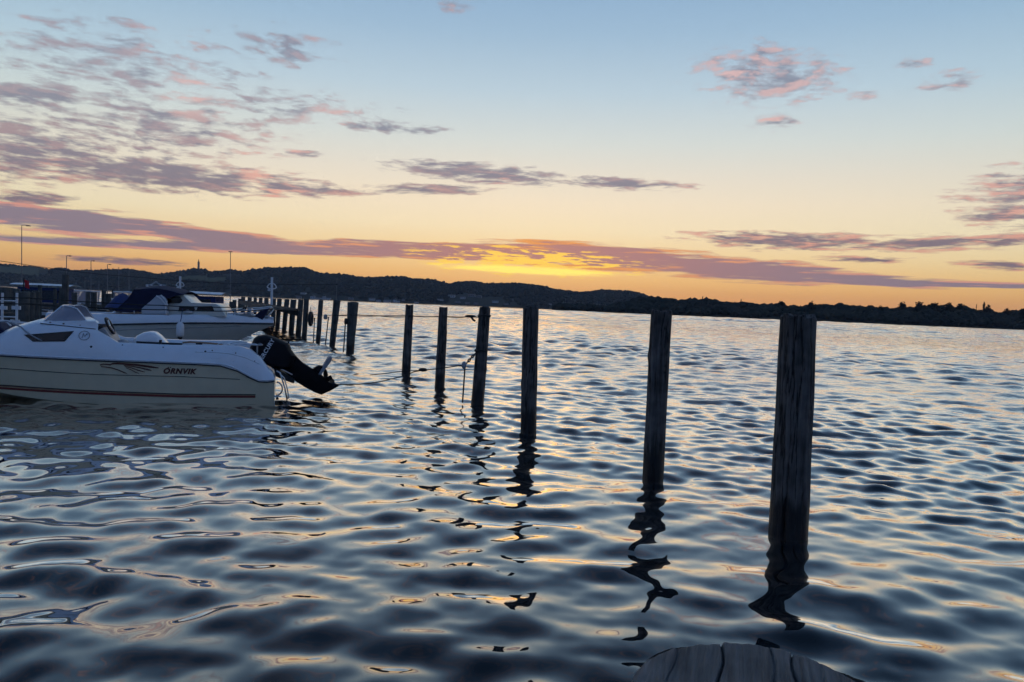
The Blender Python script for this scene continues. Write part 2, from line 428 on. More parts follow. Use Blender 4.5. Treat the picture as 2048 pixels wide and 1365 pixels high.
# ------------------------------------------------------------------ water
def build_water():
    rng = np.random.default_rng(5)
    th = np.concatenate([np.linspace(-180, -47, 40, endpoint=False), np.linspace(-47, -37, 60, endpoint=False), np.linspace(-37, 37, 860, endpoint=False),
                         np.linspace(37, 47, 60, endpoint=False), np.linspace(47, 180, 40, endpoint=False)])
    th = np.radians(th)
    rs = [1.2]
    while rs[-1] < 7000:
        r = rs[-1]
        if r < 4: st = .0125
        elif r < 600: st = max(.0125, .0058 * r)
        else: st = .06 * r
        rs.append(r + st)
    rs = np.array(rs)
    X = rs[:, None] * np.sin(th)[None, :]; Y = rs[:, None] * np.cos(th)[None, :]
    step = np.maximum(np.gradient(rs), rs * np.radians(.09))[:, None]
    Z = np.zeros_like(X)
    def waves(n, l0, l1, slope, mean_deg, spread, seed, power=0.0):
        g = np.random.default_rng(seed)
        out = np.zeros_like(X)
        lam = np.exp(np.linspace(math.log(l0), math.log(l1), n)) * g.uniform(.93, 1.07, n)
        w = lam ** power; w = w / math.sqrt((w ** 2).sum() / 2)
        for i in range(n):
            a = math.radians(mean_deg + g.normal() * spread)
            k = 2 * math.pi / lam[i]
            amp = slope * w[i] / k
            att = np.clip((lam[i] / step - 2.2) / 2.5, 0, 1)
            out += amp * att * np.sin(k * (X * math.sin(a) + Y * math.cos(a)) + g.uniform(0, 6.283))
        return out
    # smooth ripples in the lee of the jetty, shorter chop farther out
    d = np.hypot(X, Y)
    lee = 1 / (1 + np.exp(-(d + .30 * X - 8.6) / .9))          # 0 near the jetty, 1 in the open
    gust = .5 + .5 * np.sin(X * .21 + Y * .13 + 1.1) * np.sin(X * .07 - Y * .17 + .4)
    Z += waves(34, .30, .92, .112, 6, 44, 1) * (1 - .5 * lee)
    Z += waves(14, .8, 2.4, .034, 12, 26, 2)
    Z += waves(40, .09, .45, .24, 10, 34, 3) * lee * (.7 + .5 * gust)
    Z += waves(24, .26, .9, .12, 6, 30, 4) * lee * (.75 + .5 * gust)
    Z += waves(20, .12, .26, .026, 0, 50, 7) * (1 - lee)
    def fade(a, b): return np.clip((d - a) / (b - a), 0, 1)
    patch = .62 + .55 * (.5 + .5 * np.sin(X * .045 + 2.1 * np.sin(Y * .019) + .7) * np.sin(Y * .033 - .8 * np.sin(X * .03)))
    Z += (waves(28, .55, 2.0, .22, 5, 28, 8) * fade(12, 32) * patch + waves(18, 1.8, 5.0, .20, 5, 26, 18) * fade(60, 130) * patch)
    Z += waves(16, 3.6, 11.0, .20, 5, 26, 9) * fade(90, 240) * patch
    Z += waves(10, 10.0, 22.0, .14, 5, 26, 10) * fade(260, 560) * (1 - fade(560, 900))
    nr, nt = X.shape
    V = np.stack([X, Y, Z], -1).reshape(-1, 3)
    idx = np.arange(nr * nt).reshape(nr, nt)
    a = idx[:-1, :]; b = np.roll(idx, -1, 1)[:-1, :]; c = np.roll(idx, -1, 1)[1:, :]; dd = idx[1:, :]
    F = np.stack([a, dd, c, b], -1).reshape(-1, 4)
    V = np.vstack([V, [[0, 0, 0]]])
    fan = [(len(V) - 1, int(idx[0, i]), int(idx[0, (i + 1) % nt])) for i in range(nt)]
    me = bpy.data.meshes.new('water')
    nq = len(F)
    me.vertices.add(len(V)); me.vertices.foreach_set('co', V.ravel().astype(np.float32))
    loops = np.concatenate([F.ravel(), np.array(fan, dtype=np.int64)[:, [0, 1, 2]].ravel()])
    me.loops.add(len(loops)); me.loops.foreach_set('vertex_index', loops.astype(np.int32))
    starts = np.concatenate([np.arange(nq) * 4, nq * 4 + np.arange(len(fan)) * 3])
    me.polygons.add(len(starts)); me.polygons.foreach_set('loop_start', starts.astype(np.int32))
    me.polygons.foreach_set('use_smooth', np.ones(len(starts), dtype=bool))
    me.update(calc_edges=True); me.validate()
    if me.polygons[10].normal.z < 0: me.flip_normals()
    m, t, p = new_mat('lake_water')
    t.nodes.remove(p)
    N = t.nodes.new; L = t.links.new
    g = N('ShaderNodeNewGeometry'); mp = N('ShaderNodeMapping'); mp.inputs['Scale'].default_value = (.62, 1, 1); mp.inputs['Rotation'].default_value = (0, 0, R(8))
    L(g.outputs['Position'], mp.inputs[0])
    ln = N('ShaderNodeVectorMath'); ln.operation = 'LENGTH'; L(g.outputs['Position'], ln.inputs[0])
    def layer(scale, det, r0, r1, h0, h1):
        n = N('ShaderNodeTexNoise'); n.inputs['Scale'].default_value = scale; n.inputs['Detail'].default_value = det; n.inputs['Roughness'].default_value = .55; L(mp.outputs[0], n.inputs['Vector'])
        mr = N('ShaderNodeMapRange'); L(ln.outputs['Value'], mr.inputs[0]); mr.inputs[1].default_value = r0; mr.inputs[2].default_value = r1; mr.inputs[3].default_value = h0; mr.inputs[4].default_value = h1
        mu = N('ShaderNodeMath'); mu.operation = 'MULTIPLY'; L(n.outputs[0], mu.inputs[0]); L(mr.outputs[0], mu.inputs[1])
        return mu.outputs[0]
    l1 = layer(13.0, 3, 9, 24, 0.0, .014)
    l2 = layer(2.2, 3, 30, 90, 0.0, .16)
    ad = N('ShaderNodeMath'); L(l1, ad.inputs[0]); L(l2, ad.inputs[1])
    b = N('ShaderNodeBump'); b.inputs['Strength'].default_value = 1.0; b.inputs['Distance'].default_value = 1.0
    L(ad.outputs[0], b.inputs['Height'])
    # mirror-like skin over dark water, stronger toward grazing angles
    gl = N('ShaderNodeBsdfGlossy'); gl.inputs['Roughness'].default_value = .02; gl.inputs['Color'].default_value = (1, .945, .90, 1)
    df = N('ShaderNodeBsdfDiffuse'); df.inputs['Color'].default_value = (.010, .014, .016, 1)
    lw = N('ShaderNodeLayerWeight'); lw.inputs[0].default_value = .5
    pw = N('ShaderNodeMath'); pw.operation = 'POWER'; L(lw.outputs['Facing'], pw.inputs[0]); pw.inputs[1].default_value = 4.3
    ma = N('ShaderNodeMath'); ma.operation = 'MULTIPLY_ADD'; L(pw.outputs[0], ma.inputs[0]); ma.inputs[1].default_value = 2.0; ma.inputs[2].default_value = .012; ma.use_clamp = True
    for q in (gl, lw, df): L(b.outputs[0], q.inputs['Normal'])
    mx = N('ShaderNodeMixShader'); L(ma.outputs[0], mx.inputs[0]); L(df.outputs[0], mx.inputs[1]); L(gl.outputs[0], mx.inputs[2])
    L(mx.outputs[0], t.nodes['Material Output'].inputs[0])
    me.materials.append(m)
    o = bpy.data.objects.new('water', me); col.objects.link(o)
    tag(o, 'dark rippled lake water reflecting the sunset sky', 'water', kind='structure')
build_water()

# ------------------------------------------------------------------ far shore
SKY = [(-120, 530), (0, 526), (20, 527), (40, 530), (65, 531), (98, 537), (115, 534), (130, 536), (150, 540), (165, 538), (185, 539), (225, 537), (255, 536), (290, 541),
       (310, 546), (325, 545), (345, 543), (355, 540), (385, 536), (410, 536), (418, 542), (435, 540), (460, 538), (485, 541), (510, 536), (535, 533), (560, 533), (585, 532),
       (605, 533), (625, 540), (640, 544), (690, 547), (715, 552), (745, 553), (790, 551), (810, 552), (825, 556), (860, 556), (880, 561), (895, 566), (915, 562), (930, 560),
       (950, 561), (965, 565), (1000, 565), (1030, 564), (1060, 567), (1090, 571), (1110, 577), (1140, 580), (1165, 582), (1180, 580), (1215, 578), (1260, 580), (1278, 584),
       (1300, 592), (1330, 598), (1400, 605)]
SKY_R = [(1110, 617.5), (1150, 618), (1190, 615), (1220, 609), (1250, 600), (1283, 591), (1320, 592), (1350, 596), (1375, 595), (1400, 594), (1425, 596), (1445, 602), (1480, 601), (1510, 605), (1540, 606), (1560, 605), (1580, 610), (1600, 611),
         (1620, 608), (1650, 607), (1670, 607), (1700, 609), (1730, 610), (1750, 614), (1780, 613), (1800, 612), (1815, 613), (1840, 609), (1860, 609), (1900, 610), (1925, 610),
         (1950, 616), (1970, 615), (1990, 621), (2010, 619), (2048, 620), (2180, 624)]
def forest_mat(name, a, b, field=None):
    m, t, p = new_mat(name); N = t.nodes.new; L = t.links.new
    p.inputs['Roughness'].default_value = 1.0; p.inputs['Specular IOR Level'].default_value = .1
    g = N('ShaderNodeNewGeometry'); n = N('ShaderNodeTexNoise'); n.inputs['Scale'].default_value = .03; n.inputs['Detail'].default_value = 6
    L(g.outputs['Position'], n.inputs['Vector'])
    r_ = N('ShaderNodeValToRGB'); r_.color_ramp.elements[0].position = .35; r_.color_ramp.elements[1].position = .68
    r_.color_ramp.elements[0].color = (*a, 1); r_.color_ramp.elements[1].color = (*b, 1)
    L(n.outputs[0], r_.inputs[0]); L(r_.outputs[0], p.inputs['Base Color'])
    return m
M['hillside'] = forest_mat('hillside_ground', (.02, .026, .022), (.04, .045, .035))
M['field'] = forest_mat('meadow_grass', (.06, .075, .045), (.09, .10, .06))
M['crown'] = forest_mat('tree_foliage', (.020, .026, .022), (.036, .042, .032))
M['trunk'] = plain('tree_bark', (.08, .065, .05), .9)
SHORE_L, SHORE_R = 2100.0, 820.0
def dist_l(px): return 2100 + 500 * max(0.0, (600 - px) / 700.0)
def hill_pt(px, t, sky, shore, depth, treeh, seed):
    ys = np.interp(px, [s[0] for s in sky], [s[1] for s in sky])
    Yr = shore(px) + depth
    top = at(px, ys, Yr).z - treeh
    Y = shore(px) + depth * t
    hz = max(1.2, top * (max(0.0, min(1, t)) ** .85) if t <= 1 else top * max(0.3, 1 - (t - 1) * 1.2))
    # rolling relief
    hz *= 1 + (.10 * math.sin(px * .021 + seed + t * 4) + .06 * math.sin(px * .057 + 2 * seed - t * 7)) * (1 - t if t < 1 else 0)
    if t <= 0.02: hz = .4
    d = ray(px, 614 + .0414 * (px - 1024))
    x = d.x / d.y * Y
    return Vector((x, Y, hz))
def build_hill(name, sky, shore, depth, treeh, seed, label):
    mb = MB(); xs = list(range(sky[0][0], sky[-1][0] + 1, 6)); ts = [0, .012, .08, .16, .26, .38, .5, .62, .74, .86, .94, 1.0, 1.2, 1.6]
    secs = []
    for t in ts:
        secs.append([hill_pt(px, t, sky, shore, depth, treeh, seed) + Vector((0, 0, -1.5 if t == 0 else 0)) for px in xs])
    mb.loft(secs)
    o = mb.build(name, M['hillside'], smooth=True)
    tag(o, label, 'hills', kind='structure')
    return o
shore_l = lambda px: dist_l(px)
shore_r = lambda px: SHORE_R + 140 * max(0.0, (1500 - px) / 300.0)
build_hill('hills', SKY, shore_l, 900, 9.0, 1.3, 'long dark wooded hills across the lake')
build_hill('headland', SKY_R, shore_r, 160, 8.5, 4.1, 'low dark wooded headland on the right shore')

def crown_mesh(rx, rz, jit=.32, rnd=random, sub=2):
    # a lumpy crown: jittered sphere points joined into small uneven faces
    bm = bmesh.new(); bmesh.ops.create_icosphere(bm, subdivisions=sub, radius=1.0)
    for v in bm.verts:
        k = 1 + rnd.uniform(-jit, jit)
        v.co = Vector((v.co.x * rx * k, v.co.y * rx * k, v.co.z * rz * (1 + rnd.uniform(-jit, jit))))
    vs = [tuple(v.co) for v in bm.verts]; fs = [tuple(v.index for v in f.verts) for f in bm.faces]
    bm.free(); return np.array(vs), fs
CROWNS = [crown_mesh(1, 1) for _ in range(10)]
CROWNS_FAR = [crown_mesh(1, 1, sub=1, jit=.25) for _ in range(10)]
def woodland(name, sky, shore, depth, treeh, seed, n, size, label, avoid=None, x0=None, x1=None, ridge=0):
    rnd = random.Random(seed); V = []; F = []; off = 0
    lo, hi = x0 if x0 is not None else sky[0][0], x1 if x1 is not None else sky[-1][0]
    for i in range(n + ridge):
        px = rnd.uniform(lo, hi)
        t = rnd.uniform(.94, 1.02) if i >= n else rnd.random() ** .9
        if avoid and avoid(px, t): continue
        p = hill_pt(px, t, sky, shore, depth, treeh, seed * 0 + (1.3 if sky is SKY else 4.1))
        s = size * rnd.uniform(.6, 1.25)
        cv, cf = (CROWNS_FAR if sky is SKY else CROWNS)[rnd.randrange(10)]
        a = rnd.uniform(0, 6.28); c_, s_ = math.cos(a), math.sin(a)
        w, h = s * rnd.uniform(.85, 1.5), s * rnd.uniform(.75, 1.1)
        if i >= n: h *= .78
        q = np.empty_like(cv)
        q[:, 0] = (cv[:, 0] * c_ - cv[:, 1] * s_) * w + p.x; q[:, 1] = (cv[:, 0] * s_ + cv[:, 1] * c_) * w + p.y; q[:, 2] = cv[:, 2] * h + p.z + h * .6
        V.append(q); F += [(f[0] + off, f[1] + off, f[2] + off) for f in cf]; off += len(cv)
    me = bpy.data.meshes.new(name); me.from_pydata(np.vstack(V).tolist(), [], F); me.update(); me.materials.append(M['crown'])
    o = bpy.data.objects.new(name, me); col.objects.link(o)
    tag(o, label, 'woodland', kind='stuff'); return o
FIELDS = [(-60, 75, .45, .86), (20, 98, .62, .93), (360, 450, .42, .60), (900, 1010, .02, .30), (440, 485, .66, .80), (600, 720, .0, .10), (520, 560, .5, .58)]
def open_land(px, t):
    if t < .03: return True
    for a, b, t0, t1 in FIELDS:
        if a < px < b and t0 < t < t1: return True
    return False
woodland('woodland', SKY, shore_l, 900, 9.0, 21, 7500, 5.4, 'dense far wood covering the hills across the lake', open_land, ridge=1500)
woodland('woodland', SKY_R, shore_r, 160, 8.5, 22, 1500, 4.6, 'dense dark wood covering the right headland', lambda px, t: t < .03, ridge=420)
# open meadows on the left hills
for i, (a, b, t0, t1, lab) in enumerate([(-60, 78, .46, .86, 'green meadow on the hillside at the far left'), (20, 98, .87, .94, 'narrow pale meadow under the left ridge'), (362, 452, .43, .60, 'pale clearing on the hill below the tower')]):
    mb = MB(); secs = []
    for t in np.linspace(t0, t1, 7):
        secs.append([hill_pt(px, float(t), SKY, shore_l, 900, 9.0, 1.3) + Vector((0, 0, 4.0)) for px in np.linspace(a, b, 16)])
    mb.loft(secs); tag(mb.build('meadow', M['field']), lab, 'meadow', kind='structure')

# single trees that stand out on the right skyline
def tree(px, ytop, Y, width, label, conifer=False):
    rnd = random.Random(int(px * 7)); base = at(px, 640, Y); top = at(px, ytop, Y).z
    root = empty('conifer_tree' if conifer else 'broadleaf_tree', (base.x, Y, 1.0))
    tag(root, label, 'tree', 'trees on the headland skyline')
    H = top - 1.0
    MB().tube([(0, 0, -1), (.1, 0, H * .35), (0, .1, H * .62), (.1, 0, H * .9)], [.6, .45, .3, .08], 7).build('trunk', M['trunk'], root)
    V = []; F = []
    for i in range(420):
        if conifer:
            z = rnd.uniform(.3, 1.0); rr = (1.02 - z) * 1.35 * width * rnd.uniform(.3, 1)
        else:
            while True:
                u, v, w = rnd.uniform(-1, 1), rnd.uniform(-1, 1), rnd.uniform(-1, 1)
                if u * u + v * v + w * w < 1: break
            z = .66 + .33 * w; rr = width * math.hypot(u, v)
        a = rnd.uniform(0, 6.28); c = Vector((rr * math.cos(a), rr * math.sin(a), z * H)); s = width * rnd.uniform(.12, .30) * (.7 if conifer else 1)
        q = [c + Vector((rnd.gauss(0, 1), rnd.gauss(0, 1), rnd.gauss(0, .7))) * s for _ in range(4)]
        o = len(V); V += q; F += [(o, o + 1, o + 2), (o, o + 2, o + 3), (o, o + 3, o + 1)]
    MB().add(V, F).build('crown', M['crown'], root)
for px, yt, w, lab, cf in [
    (1561, 602, 4.2, 'small rounded tree on the headland skyline, right behind the thick front post', False),
    (1620, 603, 3.6, 'tall rounded tree poking up just right of the thick front post', False),
    (1628, 607, 2.6, 'low tree touching the tall one right of the thick front post', False),
    (1760, 611, 3.0, 'small round tree at the dip of the right skyline', False),
    (1803, 605, 5.0, 'broad tree standing alone left of the flat-topped grove', False),
    (1838, 603, 5.2, 'left tree of the wide flat-topped grove on the right skyline', False),
    (1866, 604, 5.6, 'second tree of the wide flat-topped grove on the right skyline', False),
    (1895, 605, 5.4, 'third tree of the wide flat-topped grove on the right skyline', False),
    (1920, 607, 4.6, 'right end tree of the wide flat-topped grove', False),
    (1951, 609, 1.6, 'thin spire-like conifer on the right skyline', True),
    (1966, 605, 3.4, 'tall conifer with a pointed top, highest near the right edge', True),
    (1975, 609, 3.0, 'bushy tree just right of the pointed conifers', False),
    (2012, 617, 3.4, 'low rounded tree near the right edge of the picture', False),
    (2044, 616, 3.4, 'low rounded tree cut by the right edge of the picture', False),
    (1403, 593, 2.0, 'pointed conifer on the ridge between the two right posts', True),
    (1480, 599, 2.0, 'small pointed conifer on the ridge left of the thick front post', True)]:
    tree(px, yt, SHORE_R + 95, w, lab, cf)

# tower on the left hill
tp = hill_pt(396, 1.0, SKY, shore_l, 900, 9.0, 1.3)
tw = empty('lookout_tower', (tp.x, tp.y, tp.z + 4)); tag(tw, 'slim pointed tower on the top of the left hill', 'tower')
k = (tp.y) / FPX
MB().lathe([(2.6 * k, -4), (2.2 * k, 3 * k), (1.9 * k, 11 * k), (2.3 * k, 11.4 * k), (2.3 * k, 12.4 * k)], 10).build('shaft', M['mast'], tw)
MB().lathe([(2.0 * k, 12.4 * k), (1.1 * k, 15 * k), (.15 * k, 20 * k)], 10).build('spire', M['dark'], tw)

# houses on the far shore
M['house_wall'] = plain('pale_render', (.5, .52, .55), .8)
M['house_wall2'] = plain('buff_brick', (.22, .21, .22), .9)
M['roof'] = plain('slate_roof', (.08, .075, .08), .8)
M['roof2'] = plain('tiled_roof', (.12, .10, .10), .9)
def house(px, py, w, h, label, gable_front=False, wall='house_wall', roof='roof', group='houses along the far shore'):
    Y = (dist_l(px) if px < 1290 else shore_r(px)) + (10 if px < 1290 else 6)
    # stand it on the slope that lies behind this pixel
    sk, sh, dp, tr, sd = (SKY, shore_l, 900, 9.0, 1.3) if px < 1290 else (SKY_R, shore_r, 160, 8.5, 4.1)
    best = None
    for t in np.linspace(.02, .6, 60):
        p = hill_pt(px, float(t), sk, sh, dp, tr, sd); q = at(px, py, p.y)
        if best is None or abs(q.z - p.z) < best[0]: best = (abs(q.z - p.z), p)
    p = best[1]; kk = p.y / FPX; W, H = w * kk, h * kk; D = W * .8
    root = empty('house', (p.x, p.y, p.z), random.uniform(-.15, .15)); tag(root, label, 'house', group)
    wh = H * .6
    MB().box((0, 0, wh / 2 - .5), (W, D, wh + 1)).build('wall', M[wall], root)
    if gable_front: poly = [(-W * .55, wh), (W * .55, wh), (0, H)]; mb = MB().slab(poly, [(-D * .53, 1), (D * .53, 1)], 'xz')
    else: poly = [(-D * .56, wh), (D * .56, wh), (0, H)]; mb = MB().slab(poly, [(-W * .54, 1), (W * .54, 1)], 'yz')
    mb.build('roof', M[roof], root)
    for j in range(3 if w > 9 else 2):
        n = 3 if w > 9 else 2
        MB().box(((j - (n - 1) / 2) * W / n, -D / 2 - .05, wh * .55), (W * .13, .2, wh * .4)).build('window', M['dark'], root)
for a in [(626, 597, 9, 9, 'pale gabled house left of the cluster behind the leaning posts', True), (636, 602, 10, 5, 'long low white house in the cluster behind the leaning posts', False),
          (644, 602, 4, 6, 'narrow white shed in the cluster behind the leaning posts', True), (648.5, 602, 6, 11, 'tall white gabled house in the cluster behind the leaning posts', True),
          (657, 603, 9, 6, 'white house at the right end of the cluster behind the leaning posts', False), (606, 588, 12, 4, 'long pale farm building above the house cluster', False),
          (598, 596, 10, 5, 'low grey house left of the house cluster by the water', False),
          (702, 600, 9, 4, 'small grey house just right of the flared post', False), (744, 602, 12, 5, 'long pale boathouse halfway between the two post groups', False),
          (757, 603, 9, 5, 'low pale house right of the long boathouse', False), (775, 604, 14, 6, 'broad white house left of the twin white houses', False),
          (790, 605, 8, 9, 'white house with a steep gable above the water', True), (796, 605, 7, 6, 'white side wing beside the steep-gabled house', False),
          (806, 602, 6, 5, 'small grey house upper of the pair left of the sixth post', True), (813, 602, 6, 5, 'small grey house touching the sixth post', True),
          (833, 607, 8, 4, 'flat pale kiosk at the waterline right of the sixth post', False), (880, 602, 12, 4, 'pale terrace above the fifth post', False),
          (903, 595, 13, 6, 'topmost pale house left of the village slope', False), (925, 598, 11, 5, 'pale house on the village slope left of its middle', False),
          (943, 594, 13, 6, 'upper wide house of the village slope', False), (957, 596, 10, 5, 'upper right house of the village slope', False),
          (915, 606, 10, 4, 'lower left house of the village slope', False), (935, 609, 10, 4, 'lower middle house of the village slope near the water', False),
          (952, 609, 9, 4, 'lower right house of the village slope', False), (990, 606, 12, 5, 'pale house between the fourth and third posts', False),
          (1012, 610, 10, 4, 'low house by the water left of the third post', False), (1024, 602, 9, 4, 'small house up the slope left of the third post', False),
          (1098, 611, 10, 4, 'low pale house by the water right of the third post', False), (1215, 617, 18, 4, 'long pale marina shed behind the masts', False),
          (1240, 622, 12, 4, 'white harbour building right of the masts', False), (1321, 611, 10, 4, 'single pale roof above the second post', False),
          (1380, 618, 9, 4, 'low house on the headland right of the second post', False), (1402, 622, 10, 4, 'house lower on the headland right of the second post', False),
          (1371, 624, 8, 3, 'small waterside house right of the second post', False), (1418, 617, 7, 3, 'small house higher on the headland near the second post', False)]:
    house(a[0], a[1], a[2], a[3], a[4], a[5], wall='house_wall' if 'white' in a[4] or 'pale' in a[4] else 'house_wall2', roof='roof' if 'white' in a[4] else 'roof2')

# moored sailing boats of the far marina
for px, top, lab in [(1130, 596, 'tall-masted white yacht at the left end of the far marina'), (1149, 600, 'far yacht second from the left of the marina masts'), (1154, 606, 'far yacht third from the left of the marina masts'),
                     (1164, 606, 'far yacht fourth from the left of the marina masts'), (1170, 608, 'far yacht fifth from the left of the marina masts'), (1176, 606, 'far yacht left of the tall right-hand mast'),
                     (1183, 609, 'low-masted far yacht in the middle of the marina'), (1192, 608, 'far yacht just before the tall right-hand mast'), (1198, 608, 'far yacht touching the tall right-hand mast'), (1193.5, 603, 'yacht with the tall right-hand mast of the far marina'), (1206, 609, 'far yacht at the right end of the marina masts')]:
    Y = dist_l(px) - 25; b = at(px, 617, Y); kk = Y / FPX
    root = empty('sailing_yacht', (b.x, Y, 0)); tag(root, lab, 'yacht', 'yachts of the far marina')
    MB().loft([[(x, -y_, z), (x, 0, -.3), (x, y_, z)] for x, y_, z in [(-5, 1.2, 1.2), (-2, 1.6, 1.1), (2, 1.5, 1.2), (5, .5, 1.4), (6, .02, 1.5)]], cap=True).build('hull', M['white'], root)
    MB().box((0, 0, 1.5), (4, 2, .8)).build('cabin', M['white'], root)
    MB().tube([(.5, 0, 1), (.5, 0, max(6, at(px, top, Y).z))], .45, 6).build('mast', M['mast'], root)

# ------------------------------------------------------------------ thin evening haze
hz = MB().box((0, 2500, 98.5), (9000, 9000, 200)).build('haze', None)
hm = bpy.data.materials.new('evening_haze'); hm.use_nodes = True; ht = hm.node_tree; ht.nodes.clear()
pv = ht.nodes.new('ShaderNodeVolumePrincipled'); pv.inputs['Color'].default_value = (.82, .88, 1, 1); pv.inputs['Density'].default_value = 5.5e-5
ho = ht.nodes.new('ShaderNodeOutputMaterial'); ht.links.new(pv.outputs[0], ho.inputs['Volume'])
hz.data.materials.append(hm); tag(hz, 'thin blue evening haze over the lake', 'haze', kind='stuff')

# ------------------------------------------------------------------ mooring posts
def post(pb, ptop, d0, d1, label, mat, Y=None, name='mooring_post', seg=28, rings=40, crack=.012, group='mooring posts standing in the lake'):
    base = onwater(*pb) if Y is None else None
    if base is None:
        q = at(ptop[0], ptop[1], Y); base = Vector((q.x, q.y, 0)); top = q - base
    else:
        top = at(ptop[0], ptop[1], base.y) - base
    rnd = random.Random(int(pb[0] * 13)); H = top.z
    ph = [rnd.uniform(0, 6.28) for _ in range(8)]
    cracks = [(rnd.uniform(0, 6.28), rnd.uniform(.04, .09), rnd.uniform(.1, .8), rnd.uniform(.15, .5)) for _ in range(11)]
    knots = [(rnd.uniform(0, 6.28), rnd.uniform(.2, .95)) for _ in range(4)]
    secs = []
    zs = [-.9 / H, -.3 / H] + list(np.linspace(0, 1, rings))
    prof = [(t, 1.0) for t in zs] 
    prof[-1] = (1 - .012 / H, 1.0); prof += [(1.0, .955), (1.0, .80), (1.0 - .004 / H, .4), (1.0 - .006 / H, .02)]
    for t, sc in prof:
        r0 = (d0 + (d1 - d0) * max(0, min(1, t)) ** 1.4) / 2
        ring = []
        for k in range(seg):
            a = 2 * math.pi * k / seg
            r_ = r0 * (1 + .035 * math.sin(2 * a + ph[0] + t * 1.3) + .02 * math.sin(3 * a + ph[1] - t * 2) + .012 * math.sin(7 * a + ph[2] + 5 * t) + .008 * math.sin(17 * a + ph[6] + 3 * math.sin(t * 5)) + .010 * math.sin(t * 14 + ph[3] + a))
            for ca_, cw, ct, cl in cracks:
                da = (a - ca_ - .12 * math.sin(t * 6 + ph[4]) + math.pi) % (2 * math.pi) - math.pi
                if abs(da) < cw * 2 and abs(t - ct) < cl:
                    r_ -= crack * math.exp(-(da / cw) ** 2) * (1 - abs(t - ct) / cl)
            for ka, kt in knots:
                da = (a - ka + math.pi) % (2 * math.pi) - math.pi
                r_ += .012 * math.exp(-(da / .28) ** 2 - ((t - kt) * H / .06) ** 2)
            r_ *= sc
            ring.append((top.x * t + r_ * math.cos(a), top.y * t + r_ * math.sin(a), H * t + (.010 * math.sin(2 * a + ph[5]) + .008 * math.sin(7 * a + ph[7]) + .007 * rnd.uniform(-1, 1) if t > .99 else 0)))
        secs.append(ring)
    o = MB().loft(secs, True, True).build(name, mat, smooth=True, angle=50)
    o.location = base
    tag(o, label, 'mooring post', group)
    return o
POSTS = [
    ((1577, 1074), (1597, 633), .302, .284, 'thick cracked mooring post nearest the camera on the right, full height in view'),
    ((1306, 957), (1323, 623), .235, .222, 'second mooring post from the thick front one, slim and dark'),
    ((1057, 865), (1062, 615), .236, .222, 'third mooring post from the thick front one, upright, left of a wide gap'),
    ((955, 809), (970, 615), .225, .200, 'fourth mooring post from the front, leaning right, with chain and rope tied to it'),
    ((879, 776), (887, 616), .215, .190, 'fifth mooring post from the front, ragged top, between two roped posts'),
    ((812, 752), (819, 611), .212, .190, 'sixth mooring post from the front, right of the wide gap in the row'),
    ((700, 706), (706, 605), .265, .370, 'mooring post flaring wider to its top, first beyond the gap in the row'),
    ((664, 696), (674, 601), .225, .275, 'mooring post leaning to the right just left of the flared one'),
    ((636, 686), (642, 601), .200, .200, 'slim mooring post between the leaning one and the jetty end'),
    ((608, 680), (613, 598.5), .215, .215, 'stout mooring post at the front corner of the jetty'),
    ((596, 673), (602, 599.5), .25, .25, 'second mooring post in front of the jetty, counted from its corner'),
    ((582, 667), (587, 600.5), .26, .30, 'third mooring post in front of the jetty, counted from its corner'),
    ((568, 662), (574, 599), .24, .26, 'fourth mooring post in front of the jetty, counted from its corner'),
    ((555, 657), (559, 598), .26, .27, 'fifth mooring post in front of the jetty, counted from its corner')]
PO = []
for i, (b, t, d0, d1, lab) in enumerate(POSTS):
    near = i < 6
    PO.append(post(b, t, d0, d1, lab, M['post'] if near else M['post_far'], seg=56 if i < 3 else (32 if near else 18), rings=110 if i < 2 else (50 if near else 20), crack=.022 if i < 3 else .010))
FAR = [(546, 597.5, 47, 'just right of the white ringed pole'), (531.5, 596.5, 53, 'first left of the white ringed pole'), (520, 596, 60, 'second left of the white ringed pole'), (509, 595.5, 67, 'third left of the white ringed pole'),
       (498, 595, 75, 'fourth left of the white ringed pole'), (485, 594.5, 80, 'fifth left of the white ringed pole, thicker'), (478, 598, 95, 'low, behind the bow rail, beside a stump pair'), ]
for px, py, Y, lab in FAR:
    post((px, 640), (px + 1.5, py), .30 if Y < 70 else .42, .30 if Y < 70 else .42, 'distant mooring post ' + lab, M['post_far'], Y=Y, seg=12, rings=8, crack=0)
for px, py, Y, d, lab in [(443.5, 600, 62, .32, 'short stump left of the stump pair, over the bow of the canopied boat'), (463, 604, 60, .34, 'left stump of a low pair behind the bow of the canopied boat'), (469, 600.5, 60, .30, 'right taller stump of a low pair behind the bow of the canopied boat')]:
    post((px, 640), (px, py), d, d, lab, M['post_far'], Y=Y, seg=12, rings=8, crack=0)
